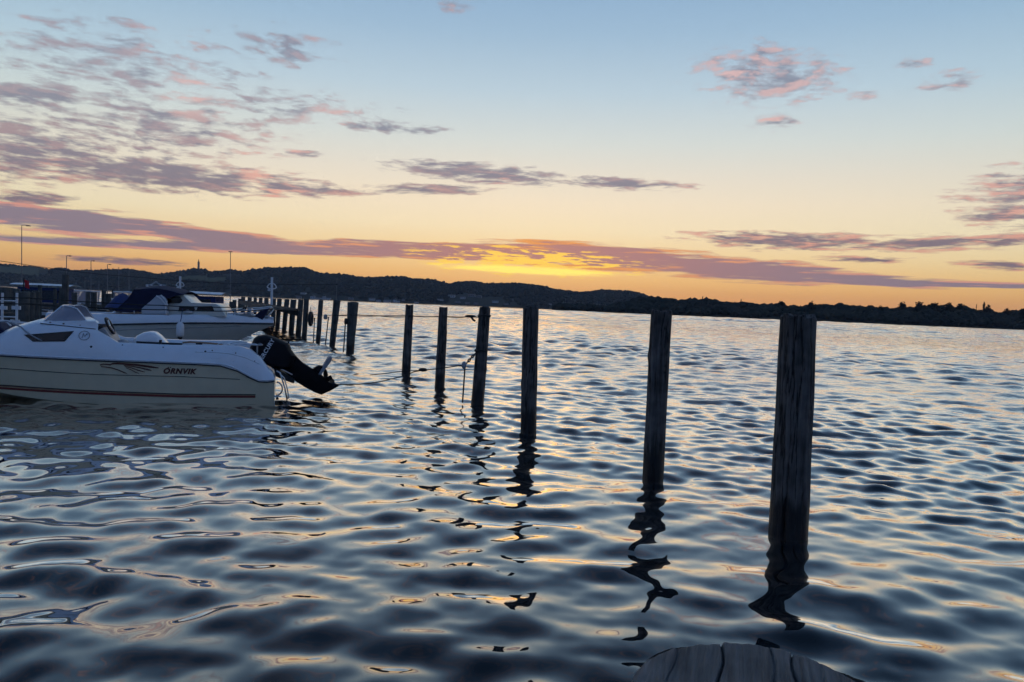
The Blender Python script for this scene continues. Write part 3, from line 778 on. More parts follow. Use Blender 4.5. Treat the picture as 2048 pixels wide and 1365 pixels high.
# piles of the left jetty
LEFT = [(6, 575, 30, .55, 'mooring pile at the left edge behind the white railing'), (18, 576.5, 31, .52, 'second pile from the left edge, behind the white railing'), (33, 578, 29, .26, 'slim low pile between the white railing posts'),
        (46, 584, 25, .40, 'broad short pile right of the white railing, under the red flag'), (62, 585, 26, .27, 'pale pile second right of the white railing'), (72, 583, 27, .26, 'pile left of the small white cabin boat, leaning on its neighbour'), (80, 571, 28, .14, 'thin tall pile before the small white cabin boat'),
        (110, 579, 31, .12, 'thin pile before the stern of the small white cabin boat'), (126, 578, 30, .27, 'thick pile left of the tall dark pile'), (131, 550, 30, .26, 'tallest dark pile on the left, reaching up to the hills'),
        (149, 586, 29, .20, 'low pile right of the tall dark pile'), (176, 584, 34, .2, 'pile between the white runabouts, left one'), (188, 585, 35, .26, 'pile between the white runabouts, right one'), (208, 582, 36, .22, 'dark pile left of the blue covered boat'), (216, 588, 35, .30, 'stout low pile beside the blue covered boat'), (227, 580, 52, .22, 'far pile seen above the blue covered boat')]
for px, py, Y, d, lab in LEFT:
    post((px, 640), (px, py), d, d, lab, M['post_far'], Y=Y, seg=14, rings=14, crack=.006, group='piles of the left jetty')

# near post right under the camera: sawn top with drying cracks
def near_post():
    Rr = .172; cy = .90
    far = at(1492, 1283, cy + Rr); top_z = far.z
    cx = at(1548, 1288, cy).x
    ang = math.atan2(1490 - 1024, FPX) * -1
    root = empty('sawn_post', (cx, cy, 0)); tag(root, 'broad weathered post top with parallel cracks at the bottom edge of the picture', 'mooring post')
    rnd = random.Random(3)
    seams = [(-.125, .0009, .005), (-.062, .0013, .014), (.006, .0009, .006), (.034, .0015, .014), (.070, .0008, .004), (.118, .0010, .005)]
    nu, nv = 260, 44
    us = [Rr * math.sin(math.pi * (i / (nu - 1) - .5)) for i in range(nu)]
    lev = {}
    def height(u, v):
        s = sum(1 for q in seams if u > q[0])
        if s not in lev: lev[s] = rnd.uniform(-.0016, .0016)
        z = lev[s] + .0005 * math.sin(u * 400 + 3 * math.sin(v * 20)) + .0006 * math.sin(u * 160 + v * 30) - .15 * max(0, u - .05)
        for c, w, dp in seams:
            z -= dp * (1 - .6 * min(1, math.hypot(u, v) / Rr) ** 6) * math.exp(-((u - c + .003 * math.sin(v * 40 + c * 90)) / w) ** 2)
        e = math.hypot(u, v) / Rr
        z -= .006 * max(0, (e - .94) / .06) ** 2 if e > .94 else 0
        return z
    secs = []
    for u in us:
        hc = Rr * max(1e-4, 1 - abs(u / Rr) ** 4.0) ** .34 * (1 + .008 * math.sin(u * 90) + .005 * math.sin(u * 310) + .005 * rnd.uniform(-1, 1))
        row = [(u, -hc, -top_z - 1.2), (u, -hc, -.02)] + [(u, hc * math.sin(math.pi / 2 * (2 * j / (nv - 1) - 1)), height(u, hc * math.sin(math.pi / 2 * (2 * j / (nv - 1) - 1)))) for j in range(nv)] + [(u, hc, -.02), (u, hc, -top_z - 1.2)]
        secs.append(row)
    o = MB().loft(secs, False, True).build('body', M['near'], root, smooth=True, angle=60)
    o.location = (0, 0, top_z); o.rotation_euler = (0, 0, ang)
near_post()

# ------------------------------------------------------------------ boats
class Frame:                        # a boat's own axes; px() reads a photo pixel as (x, z) on one of its side planes
    def __init__(self, loc, rz):
        self.m = Matrix.Translation(loc) @ Matrix.Rotation(rz, 4, 'Z'); self.i = self.m.inverted()
        self.o = self.i @ CO; self.loc = loc; self.rz = rz
    def px(self, px, py, y):
        d = self.i.to_3x3() @ ray(px, py); t = (y - self.o.y) / d.y; p = self.o + d * t
        return p.x, p.z
def table(fr, pts, y):
    q = sorted(fr.px(a, b, y) for a, b in pts)
    xs = [p[0] for p in q]; zs = [p[1] for p in q]
    return lambda x: float(np.interp(x, xs, zs)), xs, zs
def text_obj(name, body, size, mat, parent, fn, shear=0.0, bold=0.02, spacing=1.0):
    # lettering as thin mesh laid on a surface through fn(u, v)
    cu = bpy.data.curves.new(name, 'FONT'); cu.body = body; cu.size = size; cu.shear = shear; cu.offset = bold * size; cu.space_character = spacing
    o = bpy.data.objects.new(name, cu); col.objects.link(o)
    dg = bpy.context.evaluated_depsgraph_get(); me = bpy.data.meshes.new_from_object(o.evaluated_get(dg))
    bpy.data.objects.remove(o); bpy.data.curves.remove(cu)
    for v in me.vertices: v.co = Vector(fn(v.co.x, v.co.y))
    me.materials.clear(); me.materials.append(mat)
    ob = bpy.data.objects.new(name, me); col.objects.link(ob); ob.parent = parent
    return ob

# ---- front boat, bow to the left, outboard tilted up at the stern
corner = onwater(548, 809); a8 = R(197)
fyv = Vector((-math.sin(a8), math.cos(a8), 0))
rt = corner - fyv * .9; rt.z = 0
B1 = Frame(rt, a8)
boat1 = empty('cabin_boat', rt, a8)
tag(boat1, 'white and cream motorboat with low cabin and tinted windscreen, cut off by the left edge', 'boat')
XS = [0, .04, .12, .25, .4, .6, .85, 1.2, 1.6, 2.0, 2.4, 2.75, 2.86, 3.0, 3.3, 3.6, 3.9, 4.2, 4.5, 4.8, 5.1, 5.35]
beam = lambda x: float(np.interp(x, [0, 2.4, 3.0, 3.5, 4.0, 4.4, 4.8, 5.1, 5.35], [.90, .93, .91, .85, .74, .61, .42, .24, .02]))
chin = lambda x: float(np.interp(x, [0, 2.4, 3.0, 3.5, 4.0, 4.4, 4.8, 5.1, 5.35], [.84, .85, .81, .72, .58, .43, .25, .11, .01]))
keel = lambda x: float(np.interp(x, [0, 2.8, 3.3, 4.0, 4.5, 4.9, 5.2, 5.35], [-.28, -.27, -.22, -.10, .06, .28, .58, .82]))
chz = lambda x: float(np.interp(x, [0, 2.4, 3.3, 4.0, 4.5, 4.9, 5.2, 5.35], [-.04, -.03, .03, .11, .21, .40, .65, .84]))
rail, _, _ = table(B1, [(550, 760), (540, 763), (515, 762), (505, 757), (490, 749), (470, 738), (450, 731.5), (430, 729), (380, 727), (300, 723.5), (200, 720), (100, 716), (0, 712), (-90, 709)], .9)
topz, _, _ = table(B1, [(550, 757), (547, 748), (540, 740), (527, 729), (517, 711), (505, 702), (494, 697), (475, 692), (459, 690.5), (360, 691), (230, 685), (217, 684), (205, 672), (191, 658.5), (150, 654.5), (110, 650.5), (74, 647), (50, 650), (30, 656), (0, 668), (-90, 704)], .78)
def hullY(x, z):                    # half breadth of the topside at height z
    r_, c = rail(x), chz(x)
    t = max(-.1, min(1.02, (z - c) / max(.01, r_ - c)))
    return chin(x) + (beam(x) - chin(x)) * (t ** .8 if t > 0 else 0)
secs = []
for x in XS:
    r_, c = rail(x), chz(x)
    side = [(hullY(x, c + (r_ - c) * t), c + (r_ - c) * t) for t in (0, .12, .35, .6, .85, 1)]
    half = [(0, keel(x))] + side
    secs.append([(x, y, z) for y, z in half[::-1]] + [(x, -y, z) for y, z in half[1:]])
MB().loft(secs, cap=True).build('hull', M['hull'], boat1, smooth=True, angle=40)
secs = []
for x in XS:
    b, r_, t = beam(x), rail(x), max(topz(x), rail(x) + .012)
    h = t - r_; tum = min(.13, h * .45)
    half = [(b + .012, r_ - .012), (b + .018, r_ + .012), (b - tum * .25, r_ + h * .45), (b - tum * .75, r_ + h * .86), (b - tum * 1.05 - .02, t)]
    if x < .5: q = [(b * .6, t), (b * .42, t - .02), (.38 if x < .3 else b * .3, t - .05), (0, t - .06)]
    elif x < 2.8: q = [(b - tum - .12, t - .005), (b - tum - .16, t - .05), (b - tum - .18, .22), (0, .22)]
    elif x < 2.95: q = [(b - tum - .2, t + .02), (b * .5, t + .04), (b * .28, t + .045), (0, t + .05)]
    else: q = [(b - tum - min(.1, b * .2), t + .025), (b * .55, t + .06), (b * .25, t + .075), (0, t + .08)]
    half += [(max(0.0, y), z) for y, z in q]
    sh = .50 * float(np.interp(x, [2.0, 2.75, 2.9, 4.3], [0, .9, 1, 0]))
    secs.append([(x, y, z) for y, z in half] + [(x + sh * y / b, -y, z) for y, z in half[-2::-1]])
MB().loft(secs, cap=True).build('deck', M['deck'], boat1, smooth=True, angle=35)
# black rubbing strip between hull and deck
for s in (1, -1):
    MB().tube([(x, s * (beam(x) + .012), rail(x) - .016) for x in XS], .011, 6).build('rubbing_strip', M['black'], boat1)
# knuckle line and the two stripes, laid on the port side
kz, _, _ = table(B1, [(483, 759), (360, 753), (190, 749), (0, 739.5)], .9)
def band(z0, z1, x0, x1, name, mat, off=.006):
    xs = np.linspace(x0, x1, 40); mb = MB()
    mb.loft([[(x, hullY(x, z1(x)) + off, z1(x)), (x, hullY(x, z0(x)) + off, z0(x)), (x, hullY(x, z0(x)) - .004, z0(x) - .001), (x, hullY(x, z1(x)) - .004, z1(x) + .001)] for x in xs], True)
    return mb.build(name, mat, boat1)
band(lambda x: kz(x) - .008, lambda x: kz(x), .55, 4.7, 'moulding_line', M['dark'])
s1, _, _ = table(B1, [(512, 789), (360, 788), (0, 774)], .88); s2, _, _ = table(B1, [(512, 792.3), (360, 791.6), (0, 779)], .88)
band(lambda x: s1(x) - .012, lambda x: s1(x), .30, 4.7, 'black_stripe', M['black'])
band(lambda x: s2(x) - .034, lambda x: s2(x), .30, 4.7, 'red_stripe', M['red'])
band(lambda x: s1(x) - .030, lambda x: s1(x) - .0125, .30, 4.7, 'pale_stripe', M['teak'], .004)
# lettering and the winged emblem on the topside
def on_hull(px0, py0, dirx=1.0, slope=0.0):
    x0, z0 = B1.px(px0, py0, .92)
    def f(u, v):
        x, z = x0 - u, z0 + v - u * slope
        return x, hullY(x, z) + .008, z
    return f
lt = text_obj('lettering', 'ORNVIK', .118, M['ink'], boat1, on_hull(325.5, 747.0, slope=.012), shear=.28, bold=.05, spacing=1.14)
fh = on_hull(325.5, 747.0, slope=.012)
for u0 in (.048, .082):
    MB().loft([[fh(u0 + du_ + .03, .098 + dv_) for du_, dv_ in ((-.008, -.007), (.008, -.007), (.010, .007), (-.006, .007))], [(p_[0], p_[1] - .006, p_[2]) for p_ in [fh(u0 + du_ + .03, .098 + dv_) for du_, dv_ in ((-.008, -.007), (.008, -.007), (.010, .007), (-.006, .007))]]], True, True).build('letter_dot', M['ink'], boat1)
def wing(pts, w0, w1, name='wing_mark'):
    mb = MB(); n = len(pts); secs = []
    P3 = [B1.px(a, b, .92) for a, b in pts]
    for i, (x, z) in enumerate(P3):
        f = i / (n - 1); w = (w0 + (w1 - w0) * f) * (1 if i < n - 1 else .35)
        secs.append([(x, hullY(x, z + w) + .008, z + w), (x, hullY(x, z - w) + .008, z - w), (x, hullY(x, z) - .002, z)])
    mb.loft(secs, True, True); mb.build(name, M['ink'], boat1)
wing([(200, 730.3), (206, 728.6), (214, 729.2), (221, 730.2), (224, 728.0), (235, 727.2), (250, 728.3), (275, 730.5), (300, 734.0), (317, 736.3)], .007, .018)
wing([(248, 731.3), (262, 732.6), (280, 736.0), (295, 739.5), (303, 741.2)], .005, .015)
wing([(250, 733.5), (262, 736), (276, 741), (290, 744.6)], .005, .012)
wing([(252, 736.0), (262, 740), (270, 744.5), (278, 747.3)], .005, .010)
wing([(202, 734), (212, 734.4), (225, 736.5), (238, 741), (248, 745.5), (254, 747.4)], .006, .011)
wing([(200, 730.6), (203, 732), (207, 731.2)], .003, .003)
# cabin window with frame
def cabinY(x, z):
    b, r_, t = beam(x), rail(x), topz(x); h = t - r_; tum = min(.13, h * .45)
    return float(np.interp(z, [r_ + .012, r_ + h * .45, r_ + h * .86, t], [b + .018, b - tum * .25, b - tum * .75, b - tum * 1.05 - .02]))
def cabin_patch(poly, off, name, mat, parent, y0=.84, thick=.012):
    # finely filled polygon that follows the cabin side
    P = [B1.px(a, b, y0) for a, b in poly]; n = len(P); mb = MB()
    cx = sum(p[0] for p in P) / n; cz = sum(p[1] for p in P) / n
    rings = []
    for s in (1.0, .75, .5, .25, .02):
        ring = []
        for i in range(n):
            for f in (0, .25, .5, .75):
                x = P[i][0] * (1 - f) + P[(i + 1) % n][0] * f; z = P[i][1] * (1 - f) + P[(i + 1) % n][1] * f
                x, z = cx + (x - cx) * s, cz + (z - cz) * s; ring.append((x, cabinY(x, z) + off, z))
        rings.append(ring)
    rings = [[(p[0], p[1] - thick, p[2]) for p in rings[0]]] + rings
    mb.loft(rings, True, True); return mb.build(name, mat, parent)
wf = cabin_patch([(43, 670.5), (147, 662.5), (130, 683.5), (64, 684)], .006, 'window', M['dark'], boat1)
cabin_patch([(49, 671.5), (142, 664.8), (127.5, 681.3), (66, 681.8)], .010, 'pane', M['brown'], wf)
# round badge on the cabin side
bp = B1.px(168.5, 671.5, .84)
badge = [(bp[0] + .075 * math.cos(a), 0, bp[1] + .068 * math.sin(a)) for a in np.linspace(0, 6.283, 26)[:-1]]
MB().tube([(x, cabinY(x, z) + .006, z) for x, _, z in badge], .006, 5, closed=True).build('badge_ring', M['grey'], boat1)
MB().tube([(x, cabinY(x, z) + .006, z) for x, z in [(bp[0] + .03, bp[1] - .04), (bp[0] + .012, bp[1] + .035), (bp[0] - .01, bp[1] - .015), (bp[0] - .03, bp[1] + .03), (bp[0] - .04, bp[1] + .01)]], .006, 5).build('badge_mark', M['grey'], boat1)
for px_, py_ in [(182, 694), (209, 689.5), (243, 691), (325, 695.5), (410, 704), (424, 702), (471, 707), (509, 723.5)]:
    x, z = B1.px(px_, py_, .9); MB().ball((x, cabinY(x, z) + .004, z), (.018, .010, .018) if px_ in (182, 410) else (.011, .008, .010), 8, 4).build('deck_fitting', M['dark'], boat1)
# seam under the windscreen and moulded crease along the stern quarter
MB().tube([(x, cabinY(x, topz(x)) + .004, topz(x) - .002) for x in np.linspace(B1.px(190, 658, .8)[0], B1.px(76, 647, .8)[0], 14)], .007, 5).build('deck_seam', M['dark'], boat1)
cz, _, _ = table(B1, [(545, 742), (530, 735), (515, 727), (490, 716), (460, 708), (430, 705.5), (400, 705)], .9)
MB().tube([(x, cabinY(x, cz(x)) - .002, cz(x)) for x in np.linspace(.06, 1.25, 18)], .009, 6).build('crease', M['deck'], boat1, smooth=True)
MB().tube([(x, beam(x) + .020, rail(x) + .016) for x in np.linspace(.02, 4.7, 50)], .010, 6).build('gunwale_lip', M['deck'], boat1, smooth=True)
# coaming below the windscreen
x0, z0 = B1.px(76, 646, .7); x1, z1 = B1.px(196, 655, .7); x2, z2 = B1.px(206, 641, .7)
co = []
for f, wd, hh in [(0, .52, .01), (.12, .62, .03), (.4, .68, .06), (.75, .70, .10), (.95, .70, .115), (1.0, .69, .10)]:
    x = x0 + (x1 - x0) * f; z = topz(x)
    k2 = .55 * f
    co.append([(x, wd + .02, z - .03), (x, wd, z + hh), (x, wd - .08, z + hh + .02), (x + k2 * .45, 0, z + hh + .05), (x + k2 * .85, -wd + .08, z + hh + .02), (x + k2, -wd, z + hh), (x + k2, -wd - .02, z - .03)])
MB().loft(co, cap=True).build('windscreen_coaming', M['deck'], boat1, smooth=True, angle=40)
for f in (.2, .42, .7, .93):
    x = x0 + (x1 - x0) * f; MB().ball((x, .70, topz(x) + .03), (.016, .012, .010), 8, 4).build('screw', M['dark'], boat1)
# wrap-round tinted screen: base curve and raked top curve
bx = [B1.px(*p, .66) for p in [(186, 650), (172, 650), (150, 648.5), (125, 647), (100, 646.5), (80, 646)]]
tx = [B1.px(*p, .52) for p in [(178, 642), (168, 631), (155, 618), (140, 613.5), (128, 612), (118, 613)]]
yb = [.70, .70, .69, .67, .62, .55]; yt = [.66, .60, .54, .50, .45, .36]
base = [(p[0], y, p[1]) for p, y in zip(bx, yb)] + [(bx[-1][0] + .06, .28, bx[-1][1] + .05), (bx[-1][0] + .08, 0, bx[-1][1] + .07)]
topp = [(p[0], y, p[1]) for p, y in zip(tx, yt)] + [(tx[-1][0] + .03, .18, tx[-1][1] + .01), (tx[-1][0] + .04, 0, tx[-1][1] + .012)]
base = base + [(p[0] + .45 * max(0, base[5][0] - p[0]), -p[1], p[2]) for p in base[-2::-1]]; topp = topp + [(p[0] + .45 * max(0, topp[5][0] - p[0]), -p[1], p[2]) for p in topp[-2::-1]]
inn = lambda L, k: [(p[0] - .01, p[1] * k, p[2]) for p in L]
sc_ = MB().loft([base, topp, inn(topp, .985), inn(base, .985)], False).build('windscreen', M['screen'], boat1, smooth=True, angle=60)
MB().tube(topp, .010, 6).build('screen_trim', M['deck'], sc_)
MB().tube([base[5], topp[5]], .014, 6).build('screen_pillar', M['deck'], sc_); MB().tube([base[-6], topp[-6]], .014, 6).build('screen_pillar', M['deck'], sc_)
# console, wheel, seats
cx_, cz_ = B1.px(216, 668, .3)
MB().slab([B1.px(*p, .3) for p in [(196, 662), (214, 654), (222, 664), (238, 690), (204, 690)]], [(-.05, .96), (0, 1), (.5, 1), (.55, .96)]).build('console', M['grey'], boat1, bevel=.01)
MB().slab([B1.px(*p, .3) for p in [(192, 655), (212, 649), (216, 662), (200, 668)]], [(.0, .9), (.04, 1), (.48, 1), (.52, .9)]).build('dashboard', M['dark'], boat1)
wc = Vector((*[B1.px(220, 652, .3)[0]], .3, B1.px(220, 652, .3)[1])); ax = Vector((-.34, 0, -1)).normalized()
e1 = Vector((0, 1, 0)); e2 = Vector((-.36, 0, .93)).normalized() * -1
e2 = Vector((B1.px(228, 666, .3)[0] - B1.px(212, 636, .3)[0], 0, B1.px(228, 666, .3)[1] - B1.px(212, 636, .3)[1])); rad = e2.length / 2; e2.normalize()
whl = MB().tube([wc + (e1 * math.cos(a) + e2 * math.sin(a)) * rad for a in np.linspace(0, 6.283, 25)[:-1]], .020, 8, closed=True).build('steering_wheel', M['black'], boat1, smooth=True)
for a in (0, 2.09, 4.19): MB().tube([wc, wc + (e1 * math.cos(a) + e2 * math.sin(a)) * rad], .012, 6).build('spoke', M['steel'], whl)
def seat(yc, name='seat'):
    pf = [B1.px(*p, yc) for p in [(268, 690), (269, 680), (276, 671), (288, 665), (302, 662.5), (312, 664), (322, 671), (332, 681), (339, 690)]]
    return MB().slab(pf, [(yc - .24, .55), (yc - .22, .8), (yc - .15, .96), (yc, 1), (yc + .15, .96), (yc + .22, .8), (yc + .24, .55)]).build(name, M['deck'], boat1, smooth=True, angle=50)
seat(.30); seat(-.35)
q0, q1 = B1.px(246, 681, .1), B1.px(232, 690, .1)
MB().ball((q0[0], .15, q0[1] - .06), (.10, .2, .08), 12, 8).build('seat', M['grey'], boat1, smooth=True)
# gunwale trim, rod holders, stern rails
g0, _ = B1.px(272, 689, .75); g1, _ = B1.px(364, 692, .75)
MB().tube([(x, .72, topz(x) + .012) for x in np.linspace(g0, g1, 8)], .018, 6).build('gunwale_trim', M['black'], boat1)
xx, zz = B1.px(321, 684, .74); MB().tube([(xx, .74, topz(xx)), (xx, .74, topz(xx) + .07)], .022, 8).build('rod_holder', M['black'], boat1)
def railing(pts, y, name='stern_rail', r_=.011, mat='steel'):
    P = [B1.px(a, b, y) for a, b in pts]; return MB().tube([(x, y, z) for x, z in P], r_, 7).build(name, M[mat], boat1, smooth=True)
railing([(365, 686), (380, 684.5), (420, 687), (440, 689), (447, 692)], .45, mat='teak', r_=.016)
railing([(432, 692), (440, 687), (452, 686), (462, 692)], .68); railing([(452, 693), (465, 686), (480, 684), (494, 685)], .60)
railing([(468, 692), (478, 687), (520, 690.5), (523, 689)], .70, r_=.016, mat='white'); railing([(515, 690), (514.5, 710)], .70, r_=.013, mat='grey')
xx, zz = B1.px(520, 690, .7); MB().ball((xx, .70, zz), (.05, .05, .02), 10, 6).build('cleat', M['grey'], boat1)
xx, zz = B1.px(398, 690, .70); MB().box((xx, .68, topz(xx) + .02), (.10, .05, .03)).build('cleat', M['black'], boat1, bevel=.006)
# bow line running aft over the cabin side
P = [B1.px(*p, .86) for p in [(-40, 650), (0, 644), (30, 655.5), (46, 664), (64, 674), (83, 682)]]
MB().tube([(x, (cabinY(x, z) + .02 if i > 2 else .6), z) for i, (x, z) in enumerate(P)], .012, 6).build('mooring_line', M['grey'], boat1, smooth=True)
P = [B1.px(*p, .5) for p in [(-60, 690), (-60, 655), (-20, 641), (10, 643), (22, 652)]]
MB().tube([(x, .5, z) for x, z in P], .013, 7).build('bow_rail', M['steel'], boat1, smooth=True)
# dark fore hatch cover at the left edge
P = [B1.px(*p, .35) for p in [(-50, 690), (-50, 642), (-6, 648), (6, 655), (16, 664), (0, 672)]]
MB().slab(P, [(-.35, .9), (-.3, 1), (.42, 1), (.46, .9)]).build('hatch_cover', M['navy'], boat1)
# bathing ladder folded at the stern, with its rungs
for y in (.34, .62):
    P = [B1.px(*p, y) for p in [(553, 742), (560, 746), (565, 762), (570, 778), (574, 800)]]
    lad = MB().tube([(x, y, z) for x, z in P], .013, 7).build('ladder', M['steel'], boat1, smooth=True)
    P = [B1.px(*p, y) for p in [(561, 750), (568, 756), (574, 776), (578, 797)]]
    MB().tube([(x, y, z) for x, z in P], .011, 7).build('ladder_slide', M['steel'], lad)
for px_, py_ in [(567, 768), (570, 780), (573, 792), (576, 795)]:
    x, z = B1.px(px_, py_, .48); MB().tube([(x, .34, z), (x, .62, z)], .011, 6).build('ladder_rung', M['steel'], boat1)
x, z = B1.px(552, 778, .5)
MB().tube([(x - .005 - .10 * math.sin(a), .5, z + .115 * math.cos(a)) for a in np.linspace(0, math.pi, 14)], .014, 7).build('ladder_hoop', M['steel'], boat1, smooth=True)
for (p0, p1) in [((548, 770), (548, 815)), ((547, 793), (563, 793))]:
    a, b = B1.px(*p0, .8), B1.px(*p1, .8); MB().tube([(a[0], .80, a[1]), (b[0], .80, b[1])], .012, 6).build('ladder_bracket', M['steel'], boat1)
MB().slab([B1.px(*p, .2) for p in [(552, 796), (556, 796), (566, 812), (556, 818), (550, 815)]], [(.1, 1), (.14, 1)]).build('trim_tab', M['dark'], boat1)

# ---- outboard motor, tilted up
mo = empty('outboard_motor', rt, a8); tag(mo, 'black outboard engine tilted up at the stern of the front boat', 'engine')
C_ = [B1.px(*p, 0.0) for p in [(497, 703), (503, 688), (508, 677), (516, 671.5), (532, 669.5), (550, 675), (575, 686), (580, 691), (583, 700), (592, 712), (583, 738), (565, 741), (545, 736), (532, 728), (519, 712)]]
MB().slab(C_, [(-.21, .62), (-.20, .80), (-.15, .94), (-.06, 1), (.06, 1), (.15, .94), (.20, .80), (.21, .62)]).build('cowl', M['cowl'], mo, smooth=True, angle=38)
L_ = [B1.px(*p, 0.0) for p in [(578, 693), (590, 710), (604, 724), (622, 736), (640, 744), (648, 756), (664, 768), (676, 769.5), (678, 772), (660, 782), (643, 789.5), (632, 786), (612, 776), (590, 762), (574, 748), (556, 736), (560, 712)]]
MB().slab(L_, [(-.075, .86), (-.06, .95), (-.03, 1), (.03, 1), (.06, .95), (.075, .86)]).build('leg', M['cowl'], mo, smooth=True, angle=35)
MB().slab([B1.px(*p, 0) for p in [(548, 735), (560, 741), (590, 758), (588, 766), (570, 760), (552, 752)]], [(-.14, 1), (.14, 1)]).build('clamp_bracket', M['dark'], mo, bevel=.01)
a, b = B1.px(559, 737, .15), B1.px(585, 750, .15); MB().tube([(a[0], .15, a[1]), (b[0], .15, b[1])], .012, 8).build('tilt_ram', M['steel'], mo)
MB().slab([B1.px(*p, 0) for p in [(626, 737), (637, 731), (645, 732), (652, 736), (640, 748)]], [(-.10, .8), (-.08, 1), (.08, 1), (.10, .8)]).build('gearcase_plate', M['cowl'], mo)
MB().slab([B1.px(*p, 0) for p in [(636, 748), (655, 716), (659, 712), (664, 714), (662, 722), (650, 738), (641, 750)]], [(-.13, .94), (-.11, 1), (.11, 1), (.13, .94)]).build('cavitation_plate', M['grey'], mo, bevel=.006)
hubc = B1.px(654, 760, 0); hx = Vector((-.80, 0, .60))
MB().tube([Vector((hubc[0], 0, hubc[1])) - hx * .06, Vector((hubc[0], 0, hubc[1])) + hx * .10], [.05, .035], 10).build('propeller_hub', M['cowl'], mo)
e_a, e_b = Vector((0, 1, 0)), hx.cross(Vector((0, 1, 0)))
for k in range(3):
    a = k * 2.094 + 1.9; dr = e_a * math.cos(a) + e_b * math.sin(a); tr = hx.cross(dr); c0 = Vector((hubc[0], 0, hubc[1])) + hx * .03
    P = [c0 + dr * r_ + (tr * s + hx * s * .6) * w for r_, w in [(.04, .05), (.10, .10), (.15, .10), (.185, .05)] for s in (-1, 1)]
    MB().loft([[P[2 * i], P[2 * i] + hx * .008, P[2 * i + 1] + hx * .008, P[2 * i + 1]] for i in range(4)], True, True).build('propeller_blade', M['cowl'], mo)
x, z = B1.px(577, 684.5, 0); MB().ball((x, .05, z), (.015, .02, .025), 8, 5).build('tell_tale', M['cowl'], mo)
# diagonal lettering on the cowl
pa, pb_ = B1.px(521.0, 728.0, .21), B1.px(542.2, 693, .21)
du = Vector((pb_[0] - pa[0], 0, pb_[1] - pa[1])).normalized(); dv = Vector((-du.z, 0, du.x)) * -1
if dv.z < 0: dv = -dv
text_obj('lettering', 'MERCURY', .098, M['white'], mo, lambda u, v: (pa[0] + du.x * u + dv.x * v, .214, pa[1] + du.z * u + dv.z * v), bold=.03, spacing=1.12)

# ---- rear boat, bow to the right, navy canopy
a2 = R(12)
bowp = at(547, 642, 21.2)
L2_ = 7.0; Bm2 = 1.15
fx2 = Vector((math.cos(a2), math.sin(a2), 0))
rt2 = Vector((bowp.x, bowp.y, 0)) - fx2 * L2_
B2 = Frame(rt2, a2)
boat2 = empty('canopy_boat', rt2, a2)
tag(boat2, 'larger white cabin cruiser with navy canopy and bow rail, moored behind the front boat', 'boat')
XS2 = [1.5, 1.6, 2.0, 2.8, 3.6, 4.3, 5.0, 5.5, 6.0, 6.4, 6.7, 6.9, 7.0]
beam2 = lambda x: float(np.interp(x, [0, 3.5, 4.5, 5.3, 6.0, 6.5, 6.8, 7.0], [1.08, 1.15, 1.08, .88, .56, .28, .12, .02]))
chin2 = lambda x: float(np.interp(x, [0, 3.5, 4.5, 5.3, 6.0, 6.5, 6.8, 7.0], [.98, 1.0, .86, .60, .28, .10, .04, .005]))
rail2, _, _ = table(B2, [(120, 649), (224, 648), (350, 645), (450, 646), (530, 648.5), (548, 649.5)], -1.0)
top2, _, _ = table(B2, [(120, 626), (190, 628), (330, 630), (410, 630), (460, 632), (510, 636), (535, 640), (548, 646)], -.95)
stemx = lambda z: float(np.interp(z, [-.3, .2, .5, .9, 1.0], [5.2, 5.75, 6.2, 6.85, 6.98]))
chz2f, _, _ = table(B2, [(180, 692), (330, 684), (400, 678), (450, 672), (500, 664), (530, 656), (545, 650)], -.8)
secs = []
for x in XS2:
    r_ = rail2(x); c = min(chz2f(x), r_ - .02); k_ = float(np.interp(x, [0, 4, 4.9, 5.4, 5.95, 6.3, 6.7, 7], [-.35, -.35, -.3, .02, .46, .66, .86, .99])); k_ = min(k_, c - .005)
    half = [(0, k_), (chin2(x), c)] + [(chin2(x) + (beam2(x) - chin2(x)) * t ** .8, c + (r_ - c) * t) for t in (.3, .65, 1)]
    secs.append([(x, y, z) for y, z in half[::-1]] + [(x, -y, z) for y, z in half[1:]])
MB().loft(secs, cap=True).build('hull', M['hull2'], boat2, smooth=True, angle=25)
secs = []
for x in XS2:
    b, r_, t = beam2(x), rail2(x), max(top2(x), rail2(x) + .015); h = t - r_
    half = [(b + .015, r_ - .01), (b + .02, r_ + .02), (max(.0, b - .04), r_ + h * .7), (max(0, b - .10), t), (max(0, b - .25), t + .01)] + ([(max(0, b - .28), .5), (0, .5)] if x < 3.2 else [(b * .5, t + .05), (0, t + .07)])
    secs.append([(x, y, z) for y, z in half] + [(x, -y, z) for y, z in half[-2::-1]])
MB().loft(secs, cap=True).build('deck', M['deck'], boat2, smooth=True, angle=35)
for s in (1, -1): MB().tube([(x, s * (beam2(x) + .015), rail2(x) - .02) for x in XS2], .022, 6).build('rubbing_strip', M['black'], boat2)
kz2, _, _ = table(B2, [(200, 661), (400, 656), (500, 653)], -1.0)
def hull2Y(x, z):
    r_, c = rail2(x), chz2f(x); t = max(0, min(1, (z - c) / max(.02, r_ - c))); return chin2(x) + (beam2(x) - chin2(x)) * t ** .8
MB().tube([(x, -hull2Y(x, kz2(x)) - .002, kz2(x)) for x in np.linspace(1.6, 6.2, 24)], .008, 5).build('moulding_line', M['grey'], boat2)
